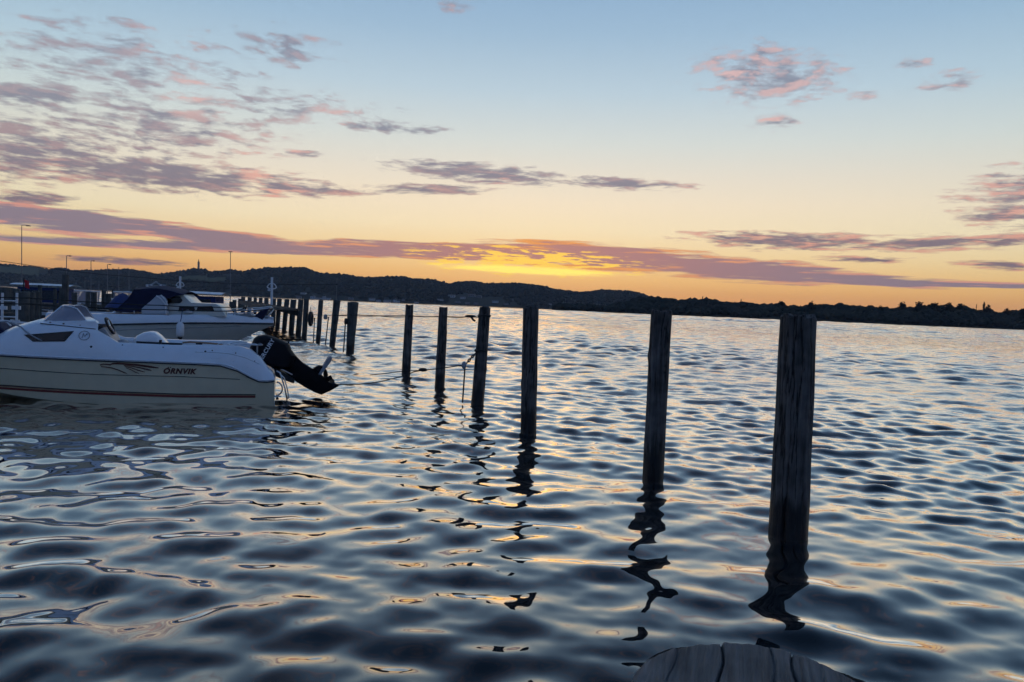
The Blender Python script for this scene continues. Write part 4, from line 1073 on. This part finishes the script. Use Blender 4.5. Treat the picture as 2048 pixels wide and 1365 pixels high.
# trunk cabin and wheelhouse
def block(poly, y, layers, name, mat, **kw):
    return MB().slab([B2.px(a, b, y) for a, b in poly], layers).build(name, M[mat], boat2, **kw)
block([(335, 632), (335, 611), (372, 607), (384, 606), (432, 608), (441, 613), (449, 626), (452, 634)], -.72, [(-.74, .97), (-.70, 1), (.70, 1), (.74, .97)], 'trunk_cabin', 'hull2', smooth=True, angle=30)
block([(318, 613), (322, 598), (350, 592), (366, 589), (378, 601), (386, 608)], -.68, [(-.70, .95), (-.66, 1), (.66, 1), (.70, .95)], 'wheelhouse', 'hull2', smooth=True, angle=30)
def window2(poly, y, name='window', mat='pane', frame=True):
    P = [B2.px(a, b, y) for a, b in poly]
    w = MB().slab(P, [(y - .004, 1), (y + .02, 1)]).build(name, M['brown' if mat == 'pane' else mat], boat2)
    if frame: MB().tube([(p[0], y - .008, p[1]) for p in P], .016, 5, closed=True).build('frame', M['black'], w)
window2([(336, 607), (337, 600), (348, 595.5), (359, 594.5), (364, 601), (360, 605.5)], -.715)
window2([(357, 622), (359, 614.5), (388, 614), (390, 622)], -.748); window2([(393, 622), (396, 614.5), (424, 613.5), (428, 621)], -.748)
P = [B2.px(*p, -.3) for p in [(363, 590), (368, 590), (378, 603), (373, 603)]]
MB().slab(P, [(-.60, 1), (.60, 1)]).build('windscreen', M['grey'], boat2, bevel=.01)
P = [B2.px(*p, -.3) for p in [(428, 612), (437, 611), (445, 623), (436, 624)]]
MB().slab(P, [(-.55, 1), (.55, 1)]).build('fore_window', M['grey'], boat2, bevel=.01)
# canopy with its clear side panel
can = [B2.px(*p, -.95) for p in [(228, 622), (240, 612), (255, 598), (268, 579.5), (290, 578), (312, 576.5), (325, 578.5), (345, 583), (366, 589.5), (352, 592), (334, 598), (326, 592.5), (316, 592), (304, 601), (294, 609), (284, 617), (281, 624), (240, 625)]]
o = MB().slab(can, [(-.97, .985), (-.93, 1), (-.88, 1.0)]).build('canopy_side', M['navy'], boat2)
o = MB().slab([(x, z) for x, z in can], [(.88, 1), (.93, 1), (.97, .985)]).build('canopy_side', M['navy'], boat2)
tops = [B2.px(*p, -.95) for p in [(228, 622), (240, 612), (255, 598), (268, 579.5), (290, 578), (312, 576.5), (325, 578.5), (345, 583), (366, 589.5)]]
secs = [[(x, y, z + .08 * (1 - (y / .95) ** 2)) for y in np.linspace(-.95, .95, 9)] for x, z in tops] 
secs2 = [[(p[0], p[1], p[2] - .02) for p in s] for s in secs]
MB().loft(secs).add([], []).loft(secs2).build('canopy_top', M['navy'], boat2, smooth=True, angle=40)
side_p = [(284, 628), (283, 618), (303, 601.5), (313, 592), (322, 590.5), (329, 594), (335, 602), (335, 628)]
sp = MB().slab([B2.px(a, b, -.98) for a, b in side_p], [(-1.0, 1), (-.97, 1)]).build('canopy_window', M['clear'] if 'clear' in M else M['screen'], boat2)
for pts in [[(313, 592), (322, 598), (331, 609), (332, 628)], [(322, 590.5), (331, 600), (335, 612)]]:
    P = [B2.px(*p, -1.0) for p in pts]; MB().tube([(x, -1.005, z) for x, z in P], .018, 6).build('window_seam', M['white'], sp)
# light bar and small radar arch on the canopy
rb = empty('aerial_mount', (0, 0, 0)); rb.parent = boat2
bpy.data.objects.remove(rb)
P = [B2.px(*p, 0) for p in [(291, 571), (302, 571), (312, 564.5), (321, 571), (331, 572)]]
MB().tube([(x, 0, z) for x, z in P], .028, 6).build('light_bar', M['grey'], boat2)
for p in [(295, 573.5), (303, 573), (322, 573), (328, 575)]:
    x, z = B2.px(*p, 0); MB().tube([(x, 0, z - .05), (x, 0, z + .05)], .035, 8).build('lamp', M['white'], boat2)
x, z = B2.px(313, 574, 0); MB().box((x, 0, z), (.35, .25, .06)).build('mount_plate', M['grey'], boat2)
# pulpit, rails, deck gear
def tube2(pts, y, name, r_=.016, mat='steel'):
    P = [B2.px(a, b, y if not callable(y) else -.9) for a, b in pts]
    return MB().tube([(x, y(x) if callable(y) else y, z) for x, z in P], r_, 7).build(name, M[mat], boat2, smooth=True)
yr = lambda x: -(beam2(x) - .08); yl = lambda x: (beam2(x) - .08)
tube2([(445, 623), (480, 622), (510, 620), (528, 618), (538, 616), (540, 620), (526, 640)], yr, 'bow_rail', .020)
tube2([(445, 620), (480, 618), (510, 617), (528, 615), (536, 614.5)], yl, 'bow_rail', .018)
tube2([(452, 628), (490, 626), (520, 624), (532, 622), (534, 626), (522, 641)], yr, 'bow_rail', .014)
for p0, p1 in [((462, 631), (466, 622)), ((490, 634), (496, 621)), ((448, 630), (449, 622)), ((338, 631), (338, 622)), ((272, 629), (272, 622))]:
    tube2([p0, p1], yr, 'stanchion', .014)
tube2([(480, 621), (490, 616), (493, 612), (491, 620)], 0.3, 'anchor_roller', .02, 'black')
P = [B2.px(*p, -.2) for p in [(508, 633), (520, 622), (538, 617), (530, 631), (524, 641)]]
MB().slab(P, [(-.16, .9), (-.12, 1), (.12, 1), (.16, .9)]).build('folded_cover', M['navy'], boat2)
P = [B2.px(*p, -.3) for p in [(455, 632), (470, 629), (500, 626), (508, 633)]]
MB().slab(P, [(-.3, .9), (-.2, 1), (.2, 1), (.3, .9)]).build('fore_hatch', M['grey'], boat2, bevel=.01)
x, z = B2.px(232, 627, -.9); MB().ball((x, -.8, z), (.14, .12, .06), 10, 6).build('coiled_rope', M['white'], boat2, smooth=True)
x, z = B2.px(375, 624, -.9); MB().ball((x, -.8, z), (.13, .1, .05), 10, 6).build('coiled_rope', M['white'], boat2, smooth=True)
x0_, z0_ = B2.px(185, 629.5, -.95); x1_, z1_ = B2.px(290, 626.5, -.95)
MB().tube([(x0_, -.95, z0_), (x1_, -.95, z1_)], .018, 6).build('teak_rail', M['teak'], boat2)
# fender hanging at the side
fx_, fz0 = B2.px(362.5, 645, -1.2); _, fz1 = B2.px(362.5, 678, -1.2)
yq = -1.30
fe = empty('fender', B2.m @ Vector((fx_, yq, 0)), a2); tag(fe, 'white tube fender with black ends hanging on the rear boat', 'fender')
MB().lathe([(.015, fz0 + .02), (.05, fz0), (.095, fz0 - .06), (.10, (fz0 + fz1) / 2), (.095, fz1 + .10), (.07, fz1 + .06)], 16).build('body', M['white'], fe, smooth=True)
MB().lathe([(.07, fz1 + .06), (.045, fz1), (.01, fz1 - .02)], 14).build('end_cap', M['black'], fe, smooth=True)
MB().tube([(0, 0, fz0), (0, .12, fz0 + .16), (0, .22, fz0 + .36)], .010, 6).build('lanyard', M['blue'], fe)

# ------------------------------------------------------------------ jetties, poles, ropes, far moorings
def plank_jetty(p0, p1, width, ztop, label, side=1, plank=.16, beam_h=.26):
    p0, p1 = Vector((p0[0], p0[1], 0)), Vector((p1[0], p1[1], 0)); d = p1 - p0; L = d.length; an = math.atan2(d.y, d.x)
    root = empty('jetty', p0, an); tag(root, label, 'jetty')
    me = None; n = min(280, int(L / plank))
    for i in range(n):
        if me is None:
            o = MB().box((0, 0, 0), (plank * .9, width, .045)).build('plank', M['jetty'], root); me = o.data
        else:
            o = bpy.data.objects.new('plank', me); col.objects.link(o); o.parent = root
        o.location = ((i + .5) * L / n, side * width / 2, ztop + random.uniform(-.006, .006)); o.rotation_euler = (0, random.uniform(-.01, .01), random.uniform(-.006, .006))
    for y in (.06, width - .06):
        MB().box((L / 2, side * y, ztop - .03 - beam_h / 2), (L, .12, beam_h)).build('bearer', M['post_far'], root)
    return root
# along the row of posts
pa = at(606, 640, 33.2); pb2 = at(505, 640, 76)
plank_jetty((pa.x - .1, pa.y), (pb2.x, pb2.y), 1.3, 1.28, 'dark plank jetty running away along the row of posts', side=1)
pc = at(-90, 640, 35); pd = at(222, 640, 37)
plank_jetty((pc.x, pc.y), (pd.x, pd.y), 1.6, 1.02, 'plank jetty on the left behind the front boat windscreen', side=1)
pe = at(-80, 640, 27); pf_ = at(92, 640, 27.5)
plank_jetty((pe.x, pe.y), (pf_.x, pf_.y), 1.2, .62, 'low plank landing stage left, behind the white railing', side=1)

# white railing at the left edge
wr = empty('white_railing', at(20, 640, 22)); wr.location.z = 0; tag(wr, 'white painted pipe railing at the left edge behind the front boat', 'railing')
def wpt(px, py): return at(px, py, 22) - wr.location
for px in (5, 34): MB().tube([wpt(px, 586), wpt(px - 1, 662)], .035, 8).build('rail_post', M['white'], wr)
for y in (602, 634): MB().tube([wpt(-30, y - 1), wpt(34, y + .5)], .018, 8).build('rail_bar', M['white'], wr)
for px in (5, 32):
    a, b = wpt(px - 8, 612), wpt(px + 9, 620); MB().box(((a + b) / 2), (abs(b.x - a.x), .05, abs(a.z - b.z))).build('rail_board', M['white'], wr)
MB().tube([wpt(-30, 640), wpt(10, 643), wpt(60, 648)], .04, 8).build('hand_rail', M['white'], wr)
MB().tube([wpt(25, 640), wpt(24, 650)], .06, 8).build('rail_foot', M['white'], wr); MB().tube([wpt(38, 640), wpt(38, 650)], .03, 8).build('rail_foot', M['white'], wr)

# lamp posts and other poles on the far side of the harbour
def lamp(px, top, Y, arm, label, r_=None):
    b = at(px, 600, Y); t = at(px, top, Y); k = Y / FPX; root = empty('lamp_post', (b.x, Y, 0)); tag(root, label, 'lamp post', 'lamp posts along the harbour')
    dx = t.x - b.x; rr = r_ or k * .8
    MB().tube([(0, 0, 0), (dx, 0, t.z)], [rr * 1.2, rr * .8], 8).build('pole', M['mast'], root)
    if arm:
        MB().tube([(dx, 0, t.z), (dx + arm * k * .4, 0, t.z + .05), (dx + arm * k, 0, t.z - .02)], rr * .6, 6).build('arm', M['mast'], root)
        MB().box((dx + arm * k * .8, 0, t.z - .1 * k * 10 * .08), (arm * k * .4, .2, k * 1.6)).build('lantern', M['dark'], root)
    return root
lamp(43.5, 451.5, 62, 16, 'tallest lamp post at the far left with a long arm')
lamp(133, 512, 85, 9, 'second lamp post from the left, thin, with a short arm')
lamp(182, 522, 100, 7, 'third lamp post from the left, thin grey')
lamp(215, 529.5, 115, 7, 'fourth lamp post from the left, thin with a short arm')
lamp(237.5, 535, 130, 0, 'fifth thin pole from the left, topping the hill line')
lamp(258, 541, 140, 0, 'sixth thin pole from the left, below the hill line')
pr = lamp(461, 504, 70, 0, 'single dark pole with a small crossbar above the canopy boat bow')
tt = at(461, 504, 70); MB().box((tt.x - pr.location.x, 0, tt.z), (.33, .1, .08)).build('crossbar', M['mast'], pr)

# white poles with curved brackets
def ring_pole(px, top, bot, Y, label, s=1.0):
    k = Y / FPX; b = at(px, bot, Y); t = at(px + .5, top, Y); root = empty('ring_pole', (b.x, Y, b.z)); tag(root, label, 'pole', 'white poles with curved brackets')
    H = t.z - b.z; dx = t.x - b.x
    MB().tube([(0, 0, -.6), (dx, 0, H)], 2.5 * k * s, 10).build('pole', M['white'], root)
    f = H * .60
    for sx in (-1, 1):
        MB().tube([(dx * .6 + sx * 1.5 * k, 0, f + 5 * k * s), (dx * .6 + sx * 6 * k * s, 0, f + 3 * k * s), (dx * .6 + sx * 9.5 * k * s, 0, f - 2.5 * k * s)], 1.1 * k * s, 7).build('bracket', M['white'], root, smooth=True)
        MB().tube([(dx * .6 + sx * 1.5 * k, 0, f - 6 * k * s), (dx * .6 + sx * 7 * k * s, 0, f - 5 * k * s), (dx * .6 + sx * 9.5 * k * s, 0, f - 2 * k * s)], 1.3 * k * s, 7).build('bracket', M['white'], root, smooth=True)
    MB().ball((dx * .6 - 5 * k * s, -.05, f - 9 * k * s), (3 * k * s, .12, 2 * k * s), 10, 6).build('float', M['white'], root)
ring_pole(543.5, 555, 598, 46, 'white pole with curved brackets standing among the jetty posts')
ring_pole(360, 553, 592, 48, 'white pole with curved brackets rising behind the navy canopy', .85)
# thin pole at the end of the overhead line
q = at(674, 557, 50); tp_ = empty('line_pole', (q.x, 50, 0)); tag(tp_, 'very thin pole holding the right end of the overhead line', 'pole')
MB().tube([(0, 0, -.5), (0, 0, q.z)], .018, 6).build('pole', M['mast'], tp_); w_ = at(674, 569, 50); MB().ball((0, 0, w_.z), (.07, .05, .05), 8, 5).build('knob', M['dark'], tp_)

def rope(pts, r_, label, name='rope', sag=0.0, mat='rope', cat='rope', sub=10):
    P = [Vector(p) for p in pts]; out = []
    for i in range(len(P) - 1):
        for j in range(sub):
            f = j / sub; p = P[i].lerp(P[i + 1], f); p.z -= sag * 4 * f * (1 - f); out.append(p)
    out.append(P[-1]); o = P[0].copy()
    ob = MB().tube([p - o for p in out], r_, 6).build(name, M[mat], smooth=True); ob.location = o
    tag(ob, label, cat); return ob
rope([at(-30, 518, 40), at(60, 531, 42), at(130, 541, 43), at(200, 549, 44), at(290, 556, 46), at(360, 562, 48), at(450, 567, 48), at(543, 569.5, 46), at(610, 569.5, 48), at(674, 569, 50)], .014, 'long black overhead line sagging from the left edge to a thin pole', 'overhead_line', cat='line')
# ropes strung from post to post
Yp = lambda i: PO[i].location.y
rope([at(981, 632, Yp(3) - .12), at(942, 633, 14.6), at(887, 633, Yp(4) - .12), at(819, 631.5, Yp(5) - .12), at(715, 630, Yp(6) - .2), at(700, 629.5, Yp(6) - .2), at(664, 630, Yp(7) - .15)], .011, 'upper black rope strung along the mooring posts above the water', sag=.02)
rope([at(819, 633.8, Yp(5) - .15), at(760, 632.4, 21), at(704, 631, Yp(6) - .22), at(668, 630.4, Yp(7) - .16), at(640, 630, Yp(8) - .13), at(611, 627, Yp(9) - .15)], .010, 'lower thin rope between the gap posts and the jetty corner', sag=.02)
rope([at(611, 622.5, Yp(9) - .16), at(560, 620, 27), at(480, 622, 19.5), at(400, 622, 18.6), at(330, 620, 18.3), at(250, 617.5, 18), at(150, 613.5, 17.5), at(60, 608.5, 17), at(-40, 605, 16.6)], .013, 'lower long rope passing between the two motorboats', sag=.01)
rope([at(611, 619, Yp(9) - .17), at(560, 615, 27), at(480, 614.5, 19.8), at(400, 614, 18.9), at(320, 611, 18.6), at(230, 607, 18.2), at(120, 600, 17.6), at(60, 596.5, 17.2), at(-40, 593, 16.8)], .012, 'upper long rope passing between the two motorboats', sag=.01)
kn = MB().ball((0, 0, 0), (.11, .05, .03), 8, 5).tube([(.0, 0, 0), (.06, -.02, -.07), (.10, -.02, -.09)], .02, 6).build('rope_knot', M['rope']); kn.location = at(941, 633, 14.45)
tag(kn, 'dark knot tied in the upper rope left of the fourth post', 'knot')
# stern lines of the front boat
sl = onwater(955, 809); Yk = sl.y
def chain(p0, p1, n, r_, label, sag=0.0):
    p0, p1 = Vector(p0), Vector(p1); d = (p1 - p0); root = empty('chain', p0); tag(root, label, 'chain')
    L = d.length / n; u = d.normalized(); s0 = u.cross(Vector((0, 1, 0))).normalized(); s1 = u.cross(s0)
    for i in range(n):
        c = d * ((i + .5) / n); s = s0 if i % 2 else s1
        MB().tube([c + u * math.cos(a) * L * .68 + s * math.sin(a) * L * .36 for a in np.linspace(0, 6.283, 11)[:-1]], r_, 6, closed=True).build('link', M['dark'], root)
chain(at(951, 707, Yk - .14), at(933, 727, Yk - .2), 5, .012, 'short chain of links hung from the fourth post', .0)
rope([at(933, 727, Yk - .2), at(925, 731, Yk - .25), at(880, 737.5, 13.2), at(846, 741, 13.0), at(828, 744, 12.9), at(805, 753, 12.8), at(760, 764, 12.7), at(720, 769, 12.6), at(668, 769.5, 12.5)], .009, 'stern line of the front boat leading from the tilted engine to the chained post')
rope([at(846, 741, 13.05), at(815, 742.5, 13.3), at(788, 745, 13.4), at(765, 748, 13.3), at(740, 750.5, 13.2)], .008, 'second thin line branching toward the water left of the sixth post')
rope([at(930, 733, Yk - .22), at(927.5, 770, Yk - .22), at(925, 806, Yk - .22)], .014, 'loose rope end hanging straight down beside the fourth post')
fl = MB().ball((0, 0, 0), (.045, .045, .07), 10, 7).build('float', M['grey'], smooth=True); fl.location = at(928, 731, Yk - .25); tag(fl, 'small pale float where the rope meets the chain', 'float')
kn = MB().ball((0, 0, 0), (.08, .04, .035), 8, 5).build('rope_knot', M['rope']); kn.location = at(846, 740, 12.98); tag(kn, 'dark knot where the two stern lines join', 'knot')
# ropes lashed round the posts
for i, zf, lab in [(3, 702, 'upper lashing of rope round the fourth post, holding the chain'), (3, 632, 'rope turn round the fourth post near its top'), (0, 0, None)]:
    if not lab: continue
    c = at(962 if zf > 650 else 968.5, zf, Yk); 
    o = MB().tube([(.112 * math.cos(a), .112 * math.sin(a), .01 * math.sin(3 * a)) for a in np.linspace(0, 6.283, 20)[:-1]], .014, 6, closed=True).build('rope_lashing', M['rope'], smooth=True); o.location = c; tag(o, lab, 'lashing')
# things hanging by the jetty corner
for p0, p1, Y, lab in [((657, 634), (650, 698), Yp(7) + .3, 'dark chain hanging into the water left of the leaning post'), ((691, 642), (687, 705), Yp(6) - .1, 'dark chain hanging beside the flared post'), ((629, 636), (627, 684), Yp(8) - .1, 'thin chain hanging left of the slim post')]:
    rope([at(*p0, Y), at(*p1, Y)], .022, lab, 'hanging_chain', cat='chain', mat='dark')
for p, s, Y, lab in [((651, 634), (.16, .12, .20), Yp(7) + .2, 'grey box float hung left of the leaning post'), ((692, 643), (.13, .1, .22), Yp(6) - .15, 'small dark weight hung beside the flared post')]:
    o = MB().lathe([(.02, .5), (.35, .42), (.5, 0), (.42, -.42), (.1, -.5)], 10).build('hanging_weight', M['dark' if 'dark' in lab else 'grey'], smooth=True); o.scale = s; o.location = at(*p, Y); tag(o, lab, 'weight')
tf = empty('tyre_fender', at(621.5, 638, Yp(9) - .1)); tag(tf, 'black tyre fender hanging at the jetty corner post', 'fender')
MB().tube([(.02 * math.cos(a), .12 * math.cos(a), .26 * math.sin(a)) for a in np.linspace(0, 6.283, 20)[:-1]], .075, 8, closed=True).build('tyre', M['black'], tf, smooth=True)
MB().tube([(0, 0, .24), (-.05, .1, .5)], .012, 6).build('hanger', M['rope'], tf)

# ---- boats beyond the left jetty
def small_boat(px, Y, L, label, rz, top, cab, cover=None, z=.0, zf=1.0):
    b = at(px, 620, Y); root = empty('small_boat', (b.x, Y, 0), rz); tag(root, label, 'boat', 'small boats beyond the left jetty')
    secs = []
    for f in (0, .2, .45, .7, .85, .95, 1):
        w = float(np.interp(f, [0, .5, .8, 1], [.95, 1, .6, .02])) * L * .17; h = (.62 + .25 * f) * zf
        secs.append([(f * L - L / 2, w, h), (f * L - L / 2, w * .8, .05), (f * L - L / 2, 0, -.2 + .5 * max(0, f - .7)), (f * L - L / 2, -w * .8, .05), (f * L - L / 2, -w, h)])
    MB().loft(secs, cap=True).build('hull', M['white'], root, smooth=True, angle=40)
    MB().loft([[(f * L - L / 2, s * float(np.interp(f, [0, .5, .8, 1], [.95, 1, .6, .02])) * L * .16, (.63 + .25 * f) * zf) for s in (1, 0, -1)] for f in (0, .3, .6, .85, .99)]).build('deck', M['white'], root)
    w = L * .13; zb = .72 * zf
    if cab == 'cabin':
        MB().box((0, 0, zb + (top - zb) * .45), (L * .42, 2 * w, (top - zb) * .9)).build('cabin', M['blue'], root, bevel=.04)
        for s in (-1, 1): MB().box((0, s * (w + .01), zb + (top - zb) * .58), (L * .34, .02, (top - zb) * .4)).build('window', M['pane'], root)
        MB().loft([[(x, y, top + .10 * (1 - (y / (w * 1.2)) ** 2) - .05 * abs(x) / L) for y in np.linspace(-w * 1.2, w * 1.2, 7)] for x in np.linspace(-L * .27, L * .27, 7)]).loft([[(x, y, top - .05) for y in np.linspace(-w * 1.2, w * 1.2, 7)] for x in np.linspace(-L * .27, L * .27, 7)]).build('roof', M['white'], root)
    else:
        P = [(L * .02, w, zb), (L * .22, w * .5, zb + .05), (L * .24, 0, zb + .05), (L * .22, -w * .5, zb + .05), (L * .02, -w, zb)]
        T = [(-L * .02, w * .85, top), (L * .12, w * .42, top), (L * .13, 0, top + .02), (L * .12, -w * .42, top), (-L * .02, -w * .85, top)]
        ws = MB().loft([P, T]).build('windscreen', M['screen'], root); MB().tube(T, .03, 6).build('frame', M['white'], ws)
        MB().box((L * .05, 0, zb + .1), (L * .12, w * 1.2, .3)).build('console', M['white'], root, bevel=.03)
        MB().box((-L * .2, 0, zb + .15), (L * .12, w * 1.4, .45)).build('seat', M['grey'], root, bevel=.05)
    if cover: 
        secs = [[(x, y, zb + (top + .0 - zb) * float(np.interp(x, [-L * .35, -.1, L * .3], [.45, 1, .35])) * (1 - .5 * (y / w / 1.15) ** 2)) for y in np.linspace(-w * 1.15, w * 1.15, 7)] for x in np.linspace(-L * .38, L * .34, 9)]
        MB().loft(secs).loft([[(p[0], p[1], p[2] - .04) for p in s] for s in secs]).build('cover', M[cover], root, smooth=True)
    mb = MB().box((-L / 2 - .2, 0, .85 * zf), (.3, .35, .5)).box((-L / 2 - .2, 0, .3), (.18, .12, .8)); mb.build('engine', M['black'], root, bevel=.04)
small_boat(92, 40, 5.4, 'small white cabin boat with blue sides behind the piles at left', R(12), 1.92, 'cabin')
small_boat(138, 41, 4.6, 'white open runabout right of the tall dark pile', R(200), 1.55, 'open')
small_boat(162, 44, 4.8, 'white runabout with raked windscreen, second right of the tall dark pile', R(195), 1.72, 'open')
small_boat(190, 46, 5.0, 'white runabout third right of the tall dark pile', R(188), 1.70, 'open')
small_boat(246, 28.5, 3.0, 'boat under a blue cover beside the navy canopy', R(96), 1.75, 'open', cover='blue')
small_boat(190, 25, 2.6, 'low white dinghy just behind the front boat windscreen', R(8), 1.02, 'open', zf=.75)
small_boat(392, 34, 5.0, 'dark boat with a black cover behind the canopy boat wheelhouse', R(5), 1.82, 'cabin', cover='navy')
# red flag on its staff
f0 = at(47.5, 590, 26); fg = empty('flag', f0); tag(fg, 'red flag on a short staff at the far left above the piles', 'flag')
fp = lambda px, py: at(px, py, 26) - f0
MB().tube([fp(46, 600), fp(48, 556)], .02, 6).build('staff', M['dark'], fg)
MB().loft([[fp(48.5 + 11 * u, 560 + 3.0 * u + v * 15) + Vector((0, .05 * math.sin(u * 5 + v), 0)) for u in np.linspace(0, 1, 8)] for v in (0, .33, .66, 1)]).build('cloth', M['flag'], fg, smooth=True)

# clutter of the left moorings
for px, top, Y, lab in [(97, 566, 60, 'thin bare mast left of the tall dark pile'), (152, 560, 58, 'thin bare mast over the first runabout'), (170, 556, 62, 'thin bare mast over the second runabout'), (198, 562, 64, 'thin bare mast over the third runabout')]:
    t = at(px, top, Y); o = MB().tube([(0, 0, 0), (0, 0, t.z)], [.05, .03], 6).build('mast', M['mast']); o.location = (t.x, Y, 0); tag(o, lab, 'mast', 'bare masts in the left moorings')
for px, py, w, Y, lab in [(88, 616, 22, 29, 'pale plank lying on the landing stage, upper one'), (80, 622, 26, 28.6, 'pale plank lying on the landing stage, lower one'), (20, 627, 30, 28.3, 'pale plank behind the white railing')]:
    c = at(px, py, Y); o = MB().box((0, 0, 0), (w * Y / FPX, .18, .06)).build('loose_plank', M['jetty']); o.location = c; o.rotation_euler = (0, .03, .05); tag(o, lab, 'plank', 'loose planks on the landing stage')
for px, Y, z, lab in [(154, 33, 1.1, 'white round buoy on the left jetty, left one'), (182, 34, 1.12, 'white round buoy on the left jetty, right one'), (140, 33, 1.1, 'small white buoy beside the tall dark pile')]:
    c = at(px, 606, Y); o = MB().ball((0, 0, 0), (.17, .17, .2), 12, 8).tube([(0, 0, .18), (0, 0, .27)], .05, 8).build('buoy', M['white'], smooth=True); o.location = (c.x, Y + 3.2, z + .18); tag(o, lab, 'buoy', 'buoys on the left jetty')
